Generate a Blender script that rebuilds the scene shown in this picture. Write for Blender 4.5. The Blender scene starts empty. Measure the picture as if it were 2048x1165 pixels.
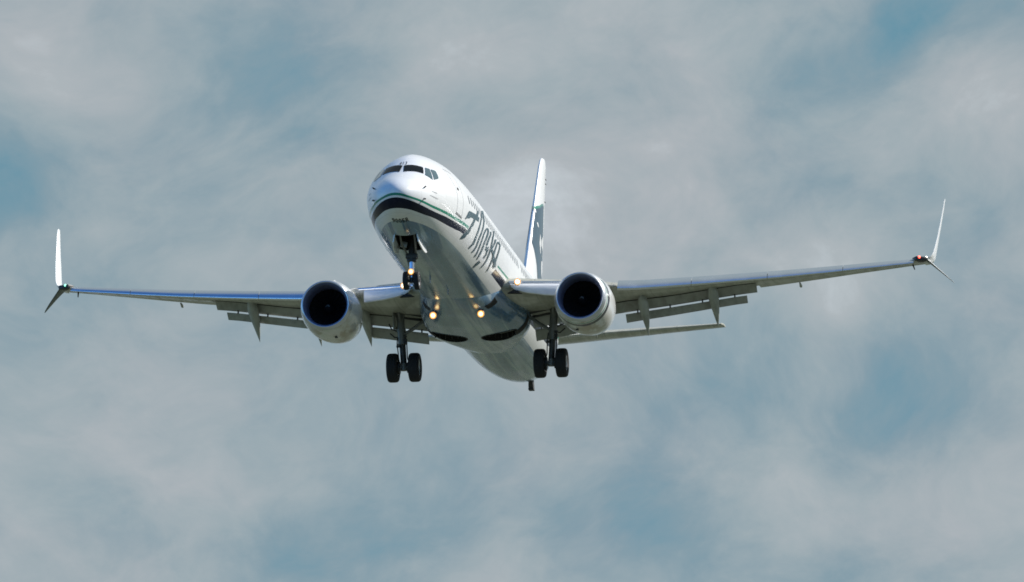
import bpy, bmesh, math, random
import numpy as np
from mathutils import Vector, Matrix

# ------------------------------------------------------------------ camera, sky, sun
SC = bpy.context.scene
COL = SC.collection
PI = math.pi
R_YAW, R_PITCH, R_ROLL = -0.1391758, -0.1931794, -0.0060691   # aircraft attitude relative to the line of sight
S_REF, D_REF, T_X, T_Z = 51.859875, 380.0, -1.518334, 0.414465
NOSE_UP = math.radians(3.0)
ELEV = -R_PITCH - NOSE_UP                                      # the camera looks up by this much
EYE = Vector((0, 0, 1.7))

cam_d = bpy.data.cameras.new('camera')
cam = bpy.data.objects.new('camera', cam_d)
COL.objects.link(cam)
cam.location = EYE
cam.rotation_euler = (PI/2 + ELEV, 0, 0)
cam_d.sensor_width = 36.0
cam_d.lens = S_REF*D_REF/2048.0*36.0
cam_d.clip_start = 1.0
cam_d.clip_end = 40000.0
SC.camera = cam

def rx(a): return Matrix.Rotation(a, 3, 'X')
R_CAM = rx(R_PITCH) @ Matrix.Rotation(R_ROLL, 3, 'Y') @ Matrix.Rotation(R_YAW, 3, 'Z')
R_WORLD = rx(ELEV) @ R_CAM                                     # aircraft axes -> world axes
LOC = rx(ELEV) @ (Vector((T_X, D_REF, T_Z)) - R_CAM @ Vector((0, 20, 0))) + EYE

SUN_BODY = Vector((0.67, 0.40, 0.625)).normalized()            # towards the sun, in aircraft axes
SUN = (R_WORLD @ SUN_BODY).normalized()
sun_d = bpy.data.lights.new('sun', 'SUN')
sun_d.energy = 5.0
sun_d.angle = math.radians(0.53)
sun_d.color = (1.0, 0.965, 0.91)
sun = bpy.data.objects.new('sun', sun_d)
COL.objects.link(sun)
sun.rotation_euler = SUN.to_track_quat('Z', 'Y').to_euler()
sun.location = (0, 0, 200)

class NT:
    """small helper for node trees"""
    def __init__(self, tree): self.t = tree; self.n = tree.nodes; self.l = tree.links
    def put(self, sock, v):
        if isinstance(v, bpy.types.NodeSocket): self.l.new(v, sock)
        elif v is not None:
            if sock.type == 'RGBA' and len(v) == 3: v = (*v, 1)
            sock.default_value = v
    def node(self, typ, **kw):
        n = self.n.new(typ)
        for k, v in kw.items(): setattr(n, k, v)
        return n
    def math(self, op, a, b=None, c=None, clamp=False):
        n = self.node('ShaderNodeMath', operation=op, use_clamp=clamp)
        for i, v in enumerate((a, b, c)):
            if v is not None: self.put(n.inputs[i], v)
        return n.outputs[0]
    def vmath(self, op, a, b=None, out=0):
        n = self.node('ShaderNodeVectorMath', operation=op)
        self.put(n.inputs[0], a)
        if b is not None: self.put(n.inputs[1], b)
        return n.outputs[out]
    def mix(self, f, a, b):
        n = self.node('ShaderNodeMix', data_type='RGBA')
        self.put(n.inputs[0], f); self.put(n.inputs[6], a); self.put(n.inputs[7], b)
        return n.outputs[2]
    def ramp01(self, v, lo, hi, smooth=True):
        n = self.node('ShaderNodeMapRange', interpolation_type='SMOOTHSTEP' if smooth else 'LINEAR')
        self.put(n.inputs[0], v); self.put(n.inputs[1], lo); self.put(n.inputs[2], hi)
        return n.outputs[0]
    def noise(self, vec, scale, detail=5.0, rough=0.55, dist=0.0):
        n = self.node('ShaderNodeTexNoise')
        self.put(n.inputs['Vector'], vec); n.inputs['Scale'].default_value = scale
        n.inputs['Detail'].default_value = detail; n.inputs['Roughness'].default_value = rough
        n.inputs['Distortion'].default_value = dist
        return n.outputs[0]
    def scale(self, vec, s):
        n = self.node('ShaderNodeMapping'); self.put(n.inputs['Vector'], vec); n.inputs['Scale'].default_value = s
        return n.outputs[0]
    def xyz(self, vec):
        n = self.node('ShaderNodeSeparateXYZ'); self.put(n.inputs[0], vec); return n.outputs
    def cramp(self, v, stops):
        n = self.node('ShaderNodeValToRGB'); self.put(n.inputs[0], v); e = n.color_ramp.elements
        while len(e) < len(stops): e.new(0.5)
        for el, (p, c) in zip(e, stops): el.position = p; el.color = (*c, 1)
        return n.outputs[0]

def lin(r, g, b):
    f = lambda c: c/12.92 if c <= 0.04045 else ((c+0.055)/1.055)**2.4
    return (f(r/255), f(g/255), f(b/255))

def view_dir(u, v):
    """world direction of a spot in the sky (angles measured from the line of sight)"""
    f = S_REF*D_REF
    return (rx(ELEV) @ Vector(((u-1024)/f, 1, (582.5-v)/f))).normalized()

world = bpy.data.worlds.new('World')
SC.world = world
world.use_nodes = True
wt = NT(world.node_tree)
wt.n.clear()
W_OUT = wt.node('ShaderNodeOutputWorld')
sky = wt.node('ShaderNodeTexSky', sky_type='NISHITA', sun_disc=False)
sky.sun_elevation = math.asin(SUN.z)
sky.sun_rotation = math.atan2(SUN.x, SUN.y)
sky.air_density = 1.0; sky.dust_density = 0.1; sky.ozone_density = 4.0
bg_sky = wt.node('ShaderNodeBackground'); wt.l.new(wt.vmath('MULTIPLY', sky.outputs[0], (0.50, 0.88, 1.22)), bg_sky.inputs[0]); bg_sky.inputs[1].default_value = 0.11
DIR = wt.node('ShaderNodeTexCoord').outputs['Generated']
# banks of cloud: soft noise, and where the denser and the thinner banks stand in the sky, plus a painted halo
mp = wt.node('ShaderNodeMapping'); wt.put(mp.inputs['Vector'], DIR); mp.inputs['Rotation'].default_value = (0, math.radians(24), 0); mp.inputs['Scale'].default_value = (1.0, 1.0, 1.3)
dz = mp.outputs[0]
warp = wt.node('ShaderNodeTexNoise'); wt.put(warp.inputs['Vector'], dz); warp.inputs['Scale'].default_value = 22; warp.inputs['Detail'].default_value = 3
wv = wt.vmath('SUBTRACT', warp.outputs['Color'], (0.5, 0.5, 0.5))
wv = wt.vmath('MULTIPLY', wv, (0.035, 0.035, 0.035))
dw = wt.vmath('ADD', dz, wv)
n_big = wt.noise(dw, 26, 6, 0.5)
n_mid = wt.noise(dw, 60, 7, 0.55)
n_fine = wt.noise(dw, 330, 5, 0.6)
field = wt.math('MULTIPLY_ADD', wt.math('SUBTRACT', n_big, 0.5), 0.75, 0.51)
field = wt.math('MULTIPLY_ADD', wt.math('SUBTRACT', n_mid, 0.5), 0.80, field)
field = wt.math('MULTIPLY_ADD', wt.math('SUBTRACT', n_fine, 0.5), 0.22, field)
BANKS_AND_HALO = [  # place (u, v), radius, density
    (30, 350, 264.5, -0.30), (60, 430, 241.5, -0.12), (170, 300, 207, -0.05), (400, 75, 184, -0.16), (330, 230, 149.5, -0.09), (480, 130, 195.5, -0.10),
    (1900, 15, 207, -0.30), (1780, 80, 207, -0.19), (1640, 140, 218.5, -0.19), (1520, 170, 161, -0.12), (2030, 120, 172.5, -0.16),
    (2000, 450, 264.5, -0.19), (1900, 400, 184, -0.10), (1300, 770, 264.5, -0.12), (1560, 780, 287.5, -0.22), (1720, 790, 184, -0.09),
    (1850, 815, 264.5, -0.31), (2020, 770, 195.5, -0.21), (1260, 1010, 287.5, -0.19), (1180, 1040, 184, -0.09), (480, 1080, 207, -0.22),
    (680, 1030, 218.5, -0.22), (900, 1040, 172.5, -0.10), (120, 960, 161, -0.14), (50, 1110, 195.5, -0.12), (280, 1080, 184, -0.10),
    (60, 690, 241.5, -0.12), (1800, 1090, 299, -0.09), (1650, 1150, 241.5, -0.10),
    (90, 130, 270, 0.18), (540, 270, 230, 0.08), (880, 110, 210, 0.08), (1320, 320, 230, 0.10), (1640, 600, 200, 0.22), (1930, 110, 160, 0.14),
    (1000, 540, 430, 0.31), (1230, 560, 210, 0.10), (1060, 760, 230, 0.02), (1930, 960, 270, 0.14), (1600, 960, 210, 0.04), (450, 830, 360, 0.06),  # first entry: pale halo round the aircraft, painted into the sky
    (100, 850, 210, 0.06), (1330, 590, 180, 0.10),

]
PXA = 1.0/(S_REF*D_REF)
for (u, v, r, a) in BANKS_AND_HALO:
    dist = wt.vmath('DISTANCE', wt.vmath('ADD', DIR, wt.vmath('MULTIPLY', wv, (.55, .55, .55))), tuple(view_dir(u, v)), out=1)
    m = wt.ramp01(dist, r*PXA, 0.0)
    field = wt.math('MULTIPLY_ADD', m, a, field)
cloud_col = wt.cramp(field, [
    (0.05, lin(104, 147, 166)), (0.30, lin(133, 157, 169)), (0.50, lin(156, 171, 178)),
    (0.70, lin(172, 181, 186)), (0.95, lin(200, 209, 215))])
tint = wt.ramp01(wt.noise(dw, 48, 4, 0.55), 0.38, 0.66)
cloud_col = wt.mix(wt.math('MULTIPLY', tint, 0.32), cloud_col, wt.vmath('MULTIPLY', cloud_col, (1.06, 0.975, 0.985)))
# unseen cloud overhead and behind is dimmed to deepen shade on the aircraft
unseen_dim = wt.ramp01(wt.vmath('DOT_PRODUCT', DIR, (0.55, 0.75, 0.0), out=1), -0.3, 0.55)
unseen_dim = wt.math('MULTIPLY_ADD', unseen_dim, 0.62, 0.38)
cl = wt.node('ShaderNodeVectorMath', operation='SCALE'); wt.put(cl.inputs[0], cloud_col); wt.put(cl.inputs[3], unseen_dim); cloud_col = cl.outputs[0]
bg_cloud = wt.node('ShaderNodeBackground'); wt.put(bg_cloud.inputs[0], cloud_col); bg_cloud.inputs[1].default_value = 0.79
# the sky is open and blue to the left of and behind the photographer
open_dir = Vector((-0.75, -0.60, 0.25)).normalized()
od = wt.vmath('DOT_PRODUCT', DIR, tuple(open_dir), out=1)
od = wt.math('MULTIPLY_ADD', wt.math('SUBTRACT', wt.noise(DIR, 3.0, 5, 0.6), 0.5), 0.18, od)
cloudy = wt.ramp01(od, 0.20, -0.02)
mixw = wt.node('ShaderNodeMixShader'); wt.put(mixw.inputs[0], cloudy)
wt.l.new(bg_sky.outputs[0], mixw.inputs[1]); wt.l.new(bg_cloud.outputs[0], mixw.inputs[2])
wt.l.new(mixw.outputs[0], W_OUT.inputs[0])

SC.view_settings.view_transform = 'Standard'
SC.view_settings.look = 'None'
SC.view_settings.exposure = 0.35
SC.view_settings.gamma = 1.0
SC.view_settings.use_curve_mapping = False
SC.render.engine = 'CYCLES'
SC.cycles.use_adaptive_sampling = False
SC.cycles.caustics_reflective = False
SC.cycles.caustics_refractive = False
SC.cycles.filter_width = 1.7
SC.cycles.max_bounces = 8
SC.cycles.sample_clamp_indirect = 6.0

random.seed(7)

# ------------------------------------------------------------------ object helpers
def finish(bm, name, mat, parent=None, sharp=0.6, normals=True):
    if normals: bmesh.ops.recalc_face_normals(bm, faces=bm.faces)
    for f in bm.faces: f.smooth = True
    for e in bm.edges:
        if len(e.link_faces) != 2 or e.calc_face_angle(0) > sharp: e.smooth = False
    me = bpy.data.meshes.new(name)
    bm.to_mesh(me); bm.free()
    for m in (mat if isinstance(mat, (list, tuple)) else [mat]): me.materials.append(m)
    o = bpy.data.objects.new(name, me)
    COL.objects.link(o)
    if parent is not None: o.parent = parent
    return o

def loft(bm, rings, closed=True, cap0=False, cap1=False, mi=0, skip=None):
    vs = [[bm.verts.new(p) for p in r] for r in rings]
    n = len(vs[0])
    for i in range(len(vs)-1):
        for j in range(n if closed else n-1):
            if skip and skip(i, j): continue
            k = (j+1) % n
            try: f = bm.faces.new((vs[i][j], vs[i][k], vs[i+1][k], vs[i+1][j])); f.material_index = mi
            except ValueError: pass
    for c, r in ((cap0, vs[0]), (cap1, vs[-1])):
        if c:
            try: f = bm.faces.new(r); f.material_index = mi
            except ValueError: pass
    return vs

def frame_of(d):
    d = Vector(d).normalized()
    a = Vector((0, 0, 1)) if abs(d.z) < 0.9 else Vector((1, 0, 0))
    x = d.cross(a).normalized()
    return x, x.cross(d).normalized()

def tube(bm, pts, r, n=14, cap=True):
    pts = [Vector(p) for p in pts]
    rs = r if isinstance(r, (list, tuple)) else [r]*len(pts)
    rings = []
    for i, p in enumerate(pts):
        d = (pts[min(i+1, len(pts)-1)] - pts[max(i-1, 0)])
        x, y = frame_of(d)
        rings.append([p + (x*math.cos(2*PI*k/n) + y*math.sin(2*PI*k/n))*rs[i] for k in range(n)])
    loft(bm, rings, True, cap, cap)

def rod(bm, pts, r, n=14):
    """straight pieces of different radius along one line: sharp steps"""
    for i in range(len(pts)-1): tube(bm, [pts[i], pts[i+1]], r[i], n)

def revolve(bm, c, axis, prof, n=48, closed=False, squash=None):
    """prof: (distance along the axis, radius)"""
    c = Vector(c); a = Vector(axis).normalized(); x, y = frame_of(a)
    rings = []
    for t, r in prof:
        ring = []
        for k in range(n):
            o = (x*math.cos(2*PI*k/n) + y*math.sin(2*PI*k/n))*max(r, 1e-4)
            p = c + a*t + o
            if squash: p = squash(p, t)
            ring.append(p)
        rings.append(ring)
    if closed: rings.append(rings[0])
    vs = [[bm.verts.new(p) for p in r] for r in (rings[:-1] if closed else rings)]
    m = len(vs)
    for i in range(m if closed else m-1):
        for j in range(n):
            k = (j+1) % n
            bm.faces.new((vs[i][j], vs[i][k], vs[(i+1) % m][k], vs[(i+1) % m][j]))
    if not closed:
        for ring, (t, r) in ((vs[0], prof[0]), (vs[-1], prof[-1])):
            if r < 0.02: bmesh.ops.contextual_create(bm, geom=ring)

def box(bm, c, size, rot=None, bevel=0.0):
    m = Matrix.Translation(c) @ (rot.to_4x4() if rot else Matrix.Identity(4)) @ Matrix.Diagonal((*size, 1))
    g = bmesh.ops.create_cube(bm, size=1.0, matrix=m)
    if bevel:
        es = list({e for v in g['verts'] for e in v.link_edges})
        bmesh.ops.bevel(bm, geom=es, offset=bevel, segments=2, profile=0.5, affect='EDGES')

def slab(bm, quad, thick):
    """a plate: polygon given thickness along its normal"""
    q = [Vector(p) for p in quad]
    n = (q[1]-q[0]).cross(q[2]-q[0]).normalized()*thick*0.5
    loft(bm, [[p-n for p in q], [p+n for p in q]], True, True, True)

def interp(x, tab):
    xs = [a for a, _ in tab]; ys = [b for _, b in tab]
    return float(np.interp(x, xs, ys))

# ------------------------------------------------------------------ materials
def new_mat(name):
    m = bpy.data.materials.new(name); m.use_nodes = True
    t = NT(m.node_tree); t.n.clear()
    out = t.node('ShaderNodeOutputMaterial')
    b = t.node('ShaderNodeBsdfPrincipled'); t.l.new(b.outputs[0], out.inputs[0])
    return m, t, b

def setp(t, b, **kw):
    names = dict(col='Base Color', rough='Roughness', metal='Metallic', coat='Coat Weight', coatr='Coat Roughness', spec='Specular IOR Level', em='Emission Color', ems='Emission Strength', normal='Normal', ior='IOR', alpha='Alpha')
    for k, v in kw.items(): t.put(b.inputs[names[k]], v)

def obj_co(t): return t.node('ShaderNodeTexCoord').outputs['Object']

def streaks(t, co, amount=0.25, scale=3.0):
    """dirt drawn out along the direction of flight"""
    s = t.noise(t.scale(co, (scale, scale*0.06, scale)), 1.6, 6, 0.62)
    p = t.noise(co, 1.1, 4, 0.6)
    v = t.math('MULTIPLY', s, 0.65); v = t.math('MULTIPLY_ADD', p, 0.35, v)
    return t.math('MULTIPLY', t.ramp01(v, 0.40, 0.68), amount)

def paint(name, col, rough=0.3, coat=0.6, dirt=0.12, dirt_col=(0.10, 0.09, 0.07), metal=0.0, joints=0.0):
    m, t, b = new_mat(name); co = obj_co(t)
    d = streaks(t, co, dirt)
    c = t.mix(d, col, dirt_col)
    if joints:                                                  # skin joints along the span and across it
        X, Y, Z = t.xyz(co); ax = t.math('ABSOLUTE', X)
        f1 = t.math('LESS_THAN', t.math('FRACT', t.math('DIVIDE', t.math('MULTIPLY_ADD', ax, -0.45, Y), 0.62)), 0.045)
        f2 = t.math('LESS_THAN', t.math('FRACT', t.math('DIVIDE', ax, 1.37)), 0.022)
        c = t.mix(t.math('MULTIPLY', t.math('MAXIMUM', f1, f2), joints), c, (0.08, 0.08, 0.07))
    setp(t, b, col=c, rough=t.math('MULTIPLY_ADD', d, 0.8, rough), metal=metal, coat=coat, coatr=t.math('MULTIPLY_ADD', d, 0.3, 0.09))
    return m

def simple(name, col, rough=0.5, metal=0.0, coat=0.0, var=0.25, scale=6.0):
    m, t, b = new_mat(name); co = obj_co(t)
    n = t.noise(co, scale, 5, 0.6)
    k = t.math('MULTIPLY_ADD', t.math('SUBTRACT', n, 0.5), var*2, 1.0)
    vm = t.node('ShaderNodeVectorMath', operation='SCALE'); t.put(vm.inputs[0], tuple(col)); t.put(vm.inputs[3], k)
    setp(t, b, col=vm.outputs[0], rough=t.math('MULTIPLY_ADD', n, 0.2, max(rough-0.1, 0.02)), metal=metal, coat=coat)
    return m

def lamp_mat(name, col, strength):
    """lit lens: hot in the middle, amber towards its rim"""
    m, t, b = new_mat(name)
    setp(t, b, col=(0.8, 0.7, 0.5), rough=0.2, em=col, ems=strength)
    return m

WHITE = (0.80, 0.81, 0.82)
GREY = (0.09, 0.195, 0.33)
NAVY = (0.006, 0.009, 0.026)
TEAL = (0.006, 0.22, 0.145)
M = {}
M['white'] = paint('white_gloss_paint', WHITE, 0.28, 0.3, 0.06)
M['grey'] = paint('grey_belly_paint', GREY, 0.36, 0.5, 0.40)
M['wing_grey'] = paint('grey_wing_paint', (0.43, 0.43, 0.37), 0.38, 0.35, 0.38, (0.13, 0.12, 0.08), joints=0.40)
M['blade_shade'] = paint('shaded_blade_underside', (0.07, 0.10, 0.09), 0.4, 0.2, 0.2)  # shade on the lower winglet's inner face, put into its colour
M['wing_top'] = paint('light_grey_wing_paint', (0.55, 0.57, 0.58), 0.4, 0.2, 0.2)
M['flap_grey'] = paint('grey_flap_paint', (0.33, 0.34, 0.32), 0.42, 0.25, 0.4, (0.10, 0.09, 0.06))
M['fairing'] = paint('grey_fairing_paint', (0.36, 0.38, 0.36), 0.4, 0.3, 0.4, (0.10, 0.10, 0.07))
M['metal'] = simple('bare_polished_aluminium', (0.80, 0.82, 0.85), 0.24, 1.0, 0.0, 0.05, 2.0)
M['lip_metal'] = simple('satin_inlet_lip', (0.66, 0.69, 0.74), 0.36, 1.0, 0.0, 0.06, 2.0)
M['dull_metal'] = simple('dull_exhaust_metal', (0.30, 0.27, 0.24), 0.45, 1.0, 0.0, 0.2, 4.0)
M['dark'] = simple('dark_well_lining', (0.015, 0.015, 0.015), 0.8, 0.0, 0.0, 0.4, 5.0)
M['tyre'] = simple('black_tyre_rubber', (0.008, 0.008, 0.010), 0.8, 0.0, 0.0, 0.3, 14.0)
M['rim'] = simple('grey_wheel_rim', (0.42, 0.44, 0.46), 0.4, 0.3, 0.0, 0.2, 10.0)
M['gear'] = simple('grey_gear_paint', (0.16, 0.165, 0.16), 0.45, 0.1, 0.1, 0.4, 9.0)
M['gear_dark'] = simple('dark_gear_steel', (0.05, 0.05, 0.05), 0.5, 0.4, 0.0, 0.4, 12.0)
M['chrome'] = simple('chromed_strut', (0.75, 0.76, 0.80), 0.12, 1.0, 0.0, 0.03, 6.0)
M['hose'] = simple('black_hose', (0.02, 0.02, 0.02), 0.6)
M['glass'] = simple('dark_cockpit_glass', (0.004, 0.006, 0.010), 0.12, 0.0, 0.0, 0.2, 2.0)
M['glass'].node_tree.nodes['Principled BSDF'].inputs['Specular IOR Level'].default_value = 0.05
M['side_glass'] = simple('blue_grey_cockpit_glass', (0.035, 0.085, 0.105), 0.08, 0.0, 1.0, 0.15, 2.0)
M['window'] = simple('dark_cabin_window', (0.05, 0.055, 0.065), 0.10, 0.0, 1.0, 0.2, 3.0)
M['navy'] = simple('navy_paint', NAVY, 0.25, 0.0, 0.8, 0.1, 2.0)
M['word'] = simple('navy_lettering', (0.05, 0.09, 0.11), 0.35, 0.0, 0.1, 0.15, 2.0)
M['word'].node_tree.nodes['Principled BSDF'].inputs['Specular IOR Level'].default_value = 0.15
M['tail_blue'] = simple('navy_tail_paint', (0.030, 0.070, 0.105), 0.32, 0.0, 0.15, 0.35, 1.6)
M['teal'] = simple('teal_paint', TEAL, 0.28, 0.0, 0.7, 0.1, 2.0)
M['black'] = simple('black_lettering', (0.006, 0.006, 0.006), 0.6, 0.0, 0.0, 0.2, 4.0)
M['black'].node_tree.nodes['Principled BSDF'].inputs['Specular IOR Level'].default_value = 0.1
M['seam'] = simple('grey_seam', (0.22, 0.23, 0.24), 0.6)
M['duct'] = simple('inlet_liner', (0.13, 0.15, 0.25), 0.45, 0.0, 0.0, 0.2, 5.0)
M['fan'] = simple('dark_fan_blades', (0.012, 0.012, 0.014), 0.5, 0.5, 0.0, 0.3, 5.0)
M['lamp'] = lamp_mat('lit_landing_lamp', (1.0, 0.74, 0.30), 2.7)
M['amber'] = lamp_mat('amber_glow_of_lamp_bowl', (1.0, 0.36, 0.02), 0.8)
M['root_lamp'] = lamp_mat('lit_root_lamp', (1.0, 0.86, 0.55), 4.0)
M['red_lamp'] = lamp_mat('lit_red_lamp', (1.0, 0.05, 0.02), 5.0)
M['green_lamp'] = lamp_mat('lit_green_lamp', (0.25, 1.0, 0.6), 1.6)
M['white_lamp'] = lamp_mat('lit_white_lamp', (1.0, 0.95, 0.85), 3.0)

# ------------------------------------------------------------------ ground (below the frame, mirrored in the belly)
def ground():
    bm = bmesh.new()
    rings = []
    for r in (30, 120, 400, 1200, 4000, 12000, 30000):
        rings.append([(r*math.cos(2*PI*k/64), r*math.sin(2*PI*k/64), 0) for k in range(64)])
    loft(bm, rings, True, True)
    m, t, b = new_mat('grass_field'); co = obj_co(t)
    n1 = t.noise(co, 0.02, 6, 0.6); n2 = t.noise(co, 0.35, 4, 0.6)
    c = t.mix(t.ramp01(n1, 0.40, 0.62), (0.082, 0.105, 0.062), (0.145, 0.145, 0.125))
    c = t.mix(t.math('MULTIPLY', n2, 0.4), c, (0.055, 0.075, 0.045))
    setp(t, b, col=c, rough=0.95, spec=0.1)
    o = finish(bm, 'ground', m); o['kind'] = 'structure'
    return o
ground()

# ------------------------------------------------------------------ the aircraft
PLANE = bpy.data.objects.new('airliner', None)
COL.objects.link(PLANE)
PLANE.matrix_world = Matrix.Translation(LOC) @ R_WORLD.to_4x4()
PLANE.empty_display_size = 2.0
PLANE['label'] = 'white twin-engine passenger jet with navy and teal nose stripes, landing gear and flaps down'
PLANE['category'] = 'airplane'

# ---- fuselage surface: Y runs aft from the nose, th round the section
def pchip(xk,yk):
    xk=np.array(xk,float);yk=np.array(yk,float);h=np.diff(xk);d=np.diff(yk)/h;m=np.zeros(len(xk))
    for i in range(1,len(xk)-1):
        if d[i-1]*d[i]>0:
            w1=2*h[i]+h[i-1];w2=h[i]+2*h[i-1];m[i]=(w1+w2)/(w1/d[i-1]+w2/d[i])
    m[0]=d[0];m[-1]=d[-1]
    def f(x):
        x=np.clip(np.asarray(x,float),xk[0],xk[-1]);i=np.clip(np.searchsorted(xk,x)-1,0,len(xk)-2)
        t=(x-xk[i])/h[i]
        return (2*t**3-3*t**2+1)*yk[i]+(t**3-2*t**2+t)*h[i]*m[i]+(-2*t**3+3*t**2)*yk[i+1]+(t**3-t**2)*h[i]*m[i+1]
    return f
# sqrt-like nose: parametrise with s=sqrt(Y)
def sq(xk,yk):
    g=pchip(np.sqrt(xk),yk);return lambda y:g(np.sqrt(np.maximum(y,0)))
ZT=sq([0,.1,.4,.9,1.5,2.35,3.0,4.0,5.2,6.6,30,34,38,40,41.3],
      [-.60,-.36,-.10,.17,.42,.96,1.33,1.64,1.85,1.97,2.005,1.97,1.85,1.75,1.60])
ZB=sq([0,.1,.4,.9,1.5,2.5,4,6.5,26.8,29,31,32,33,35,37,39,41.3],
      [-.60,-.83,-1.09,-1.31,-1.48,-1.68,-1.87,-2.005,-2.005,-1.965,-1.85,-1.745,-1.61,-1.22,-.68,-.02,.7])
HW=sq([0,.1,.4,.9,1.5,2.35,3.3,4.5,6.3,8.5,27,30,33,36,39,40.5,41.3],
      [0,.29,.57,.86,1.10,1.35,1.54,1.69,1.81,1.88,1.88,1.82,1.57,1.17,.68,.42,.26])
ZC=sq([0,.4,1.5,3,5,6.5,27,30,33,36,39,41.3],
      [-.60,-.56,-.42,-.18,.05,.125,.125,.2,.4,.7,1.0,1.2])
NU=pchip([0,.6,2,4,7,12,42],[2,2,1.8,1.68,1.78,1.95,2])
def pt(Y,th):
    Y=np.asarray(Y,float);th=np.asarray(th,float)
    hw=HW(Y);zc=ZC(Y);zt=ZT(Y);zb=ZB(Y);e=2/NU(Y)
    s=np.sin(th);c=np.cos(th)
    up=s>=0
    cx=np.where(up,np.sign(c)*np.abs(c)**e,c)
    z=np.where(up,zc+(zt-zc)*np.abs(s)**e,zc+(zc-zb)*s)
    return np.stack([hw*cx,Y+0*th,z],-1)

def P3(Y, th): return Vector([float(c) for c in pt(Y, th)])
def on_skin(Y, th, off=0.0):
    p = P3(Y, th)
    if not off: return p
    a = P3(Y+0.01, th)-P3(max(Y-0.01, 1e-4), th); b = P3(Y, th+0.01)-P3(Y, th-0.01)
    n = a.cross(b).normalized()
    c = Vector((0, Y, float(ZC(Y))))
    if n.dot(p-c) < 0: n = -n
    return p + n*off

BAY_Y0, BAY_Y1, BAY_H = 2.62, 4.45, 0.30      # nose gear bay, half angle
def livery(name, under=False):
    m, t, b = new_mat(name); co = obj_co(t); X, Y, Z = t.xyz(co)
    def edge(tab):
        n = t.node('ShaderNodeFloatCurve'); cv = n.mapping.curves[0]
        pts = [(y/42.0, (z+2)/4.0) for y, z in tab]
        while len(cv.points) < len(pts): cv.points.new(0.5, 0.5)
        for p, (a, c) in zip(cv.points, pts): p.location = (a, c); p.handle_type = 'AUTO_CLAMPED' if 0 < a < 1 else 'AUTO'
        n.mapping.update()
        t.put(n.inputs['Value'], t.math('DIVIDE', Y, 42.0))
        return t.math('MULTIPLY_ADD', n.outputs[0], 4.0, -2.0)
    tt = edge([(0, -.61), (.4, -.69), (1.1, -.73), (1.8, -.76), (3.2, -.72), (4.8, -.65), (6.8, -.56), (14, -.56), (16.7, -.53), (24, -.35), (30, 0.0), (36, .60), (42, 1.6)])
    tb = edge([(0, -.70), (.44, -.77), (1.13, -.81), (1.9, -.845), (3.3, -.81), (4.9, -.75), (6.8, -.655), (14, -.64), (16.7, -.61), (24, -.45), (30, -.12), (36, .45), (42, 1.45)])
    nt = edge([(0, -.765), (.5, -.84), (1.2, -.90), (2, -.93), (3.4, -.88), (5, -.80), (6.6, -.72), (14, -.75), (16.7, -.72), (24, -.55), (30, -.25), (36, .30), (42, 1.3)])
    nb = edge([(0, -1.09), (.6, -1.11), (1.5, -1.14), (2.3, -1.12), (3.8, -1.09), (5, -1.02), (6.6, -.92), (14, -1.02), (16.7, -1.02), (24, -.95), (30, -.8), (36, -.25), (42, .9)])
    def band(top, bot, a0, a1):
        s = t.math('MULTIPLY', t.math('LESS_THAN', Z, top), t.math('GREATER_THAN', Z, bot))
        ahead = t.math('LESS_THAN', t.math('MULTIPLY_ADD', Z, -1.35, Y), a0)      # cut off on a slant at the first letter
        behind = t.math('GREATER_THAN', t.math('MULTIPLY_ADD', Z, -1.35, Y), a1)
        return t.math('MULTIPLY', s, t.math('MAXIMUM', ahead, behind))
    teal = band(tt, tb, 7.75, 15.2); navy = band(nt, nb, 7.75, 15.2)
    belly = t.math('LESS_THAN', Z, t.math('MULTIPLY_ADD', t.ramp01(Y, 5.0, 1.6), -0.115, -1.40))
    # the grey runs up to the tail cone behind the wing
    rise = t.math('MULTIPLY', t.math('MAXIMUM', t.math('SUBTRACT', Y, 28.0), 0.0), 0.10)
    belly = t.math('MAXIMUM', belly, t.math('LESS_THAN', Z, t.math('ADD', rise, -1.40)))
    if under:
        one = t.node('ShaderNodeValue'); one.outputs[0].default_value = 1.0; belly = one.outputs[0]
        zero = t.node('ShaderNodeValue'); zero.outputs[0].default_value = 0.0; teal = navy = zero.outputs[0]
    d = streaks(t, co, 0.08)
    db = t.math('MULTIPLY', streaks(t, co, 0.35, 2.0), belly)
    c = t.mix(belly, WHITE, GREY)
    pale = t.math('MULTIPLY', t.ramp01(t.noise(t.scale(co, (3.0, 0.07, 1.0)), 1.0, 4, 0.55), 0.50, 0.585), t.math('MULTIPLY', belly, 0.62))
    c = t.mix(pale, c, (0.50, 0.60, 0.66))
    # skin joints: faint rings round the body and a few lines along it
    fy = t.math('FRACT', t.math('DIVIDE', t.math('ADD', Y, 0.12), 1.02))
    fz = t.math('FRACT', t.math('DIVIDE', t.math('ADD', Z, 0.31), 0.92))
    joint = t.math('MAXIMUM', t.math('LESS_THAN', fy, 0.022), t.math('MULTIPLY', t.math('LESS_THAN', fz, 0.016), 0.7))
    c = t.mix(t.math('MULTIPLY', joint, 0.16), c, (0.10, 0.11, 0.12))
    c = t.mix(navy, c, NAVY); c = t.mix(teal, c, TEAL)
    dd = t.math('MAXIMUM', d, db)
    c = t.mix(dd, c, (0.14, 0.135, 0.12))
    # skin plates: faint seams every half metre of length and at a few stringers
    setp(t, b, col=c, rough=t.math('MULTIPLY_ADD', dd, 0.5, 0.22), coat=t.math('MULTIPLY_ADD', navy, -0.22, t.math('MULTIPLY_ADD', belly, 0.30, 0.30)), coatr=t.math('MULTIPLY_ADD', dd, 0.35, 0.06), spec=t.math('MULTIPLY_ADD', navy, -0.17, 0.25))
    return m

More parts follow.
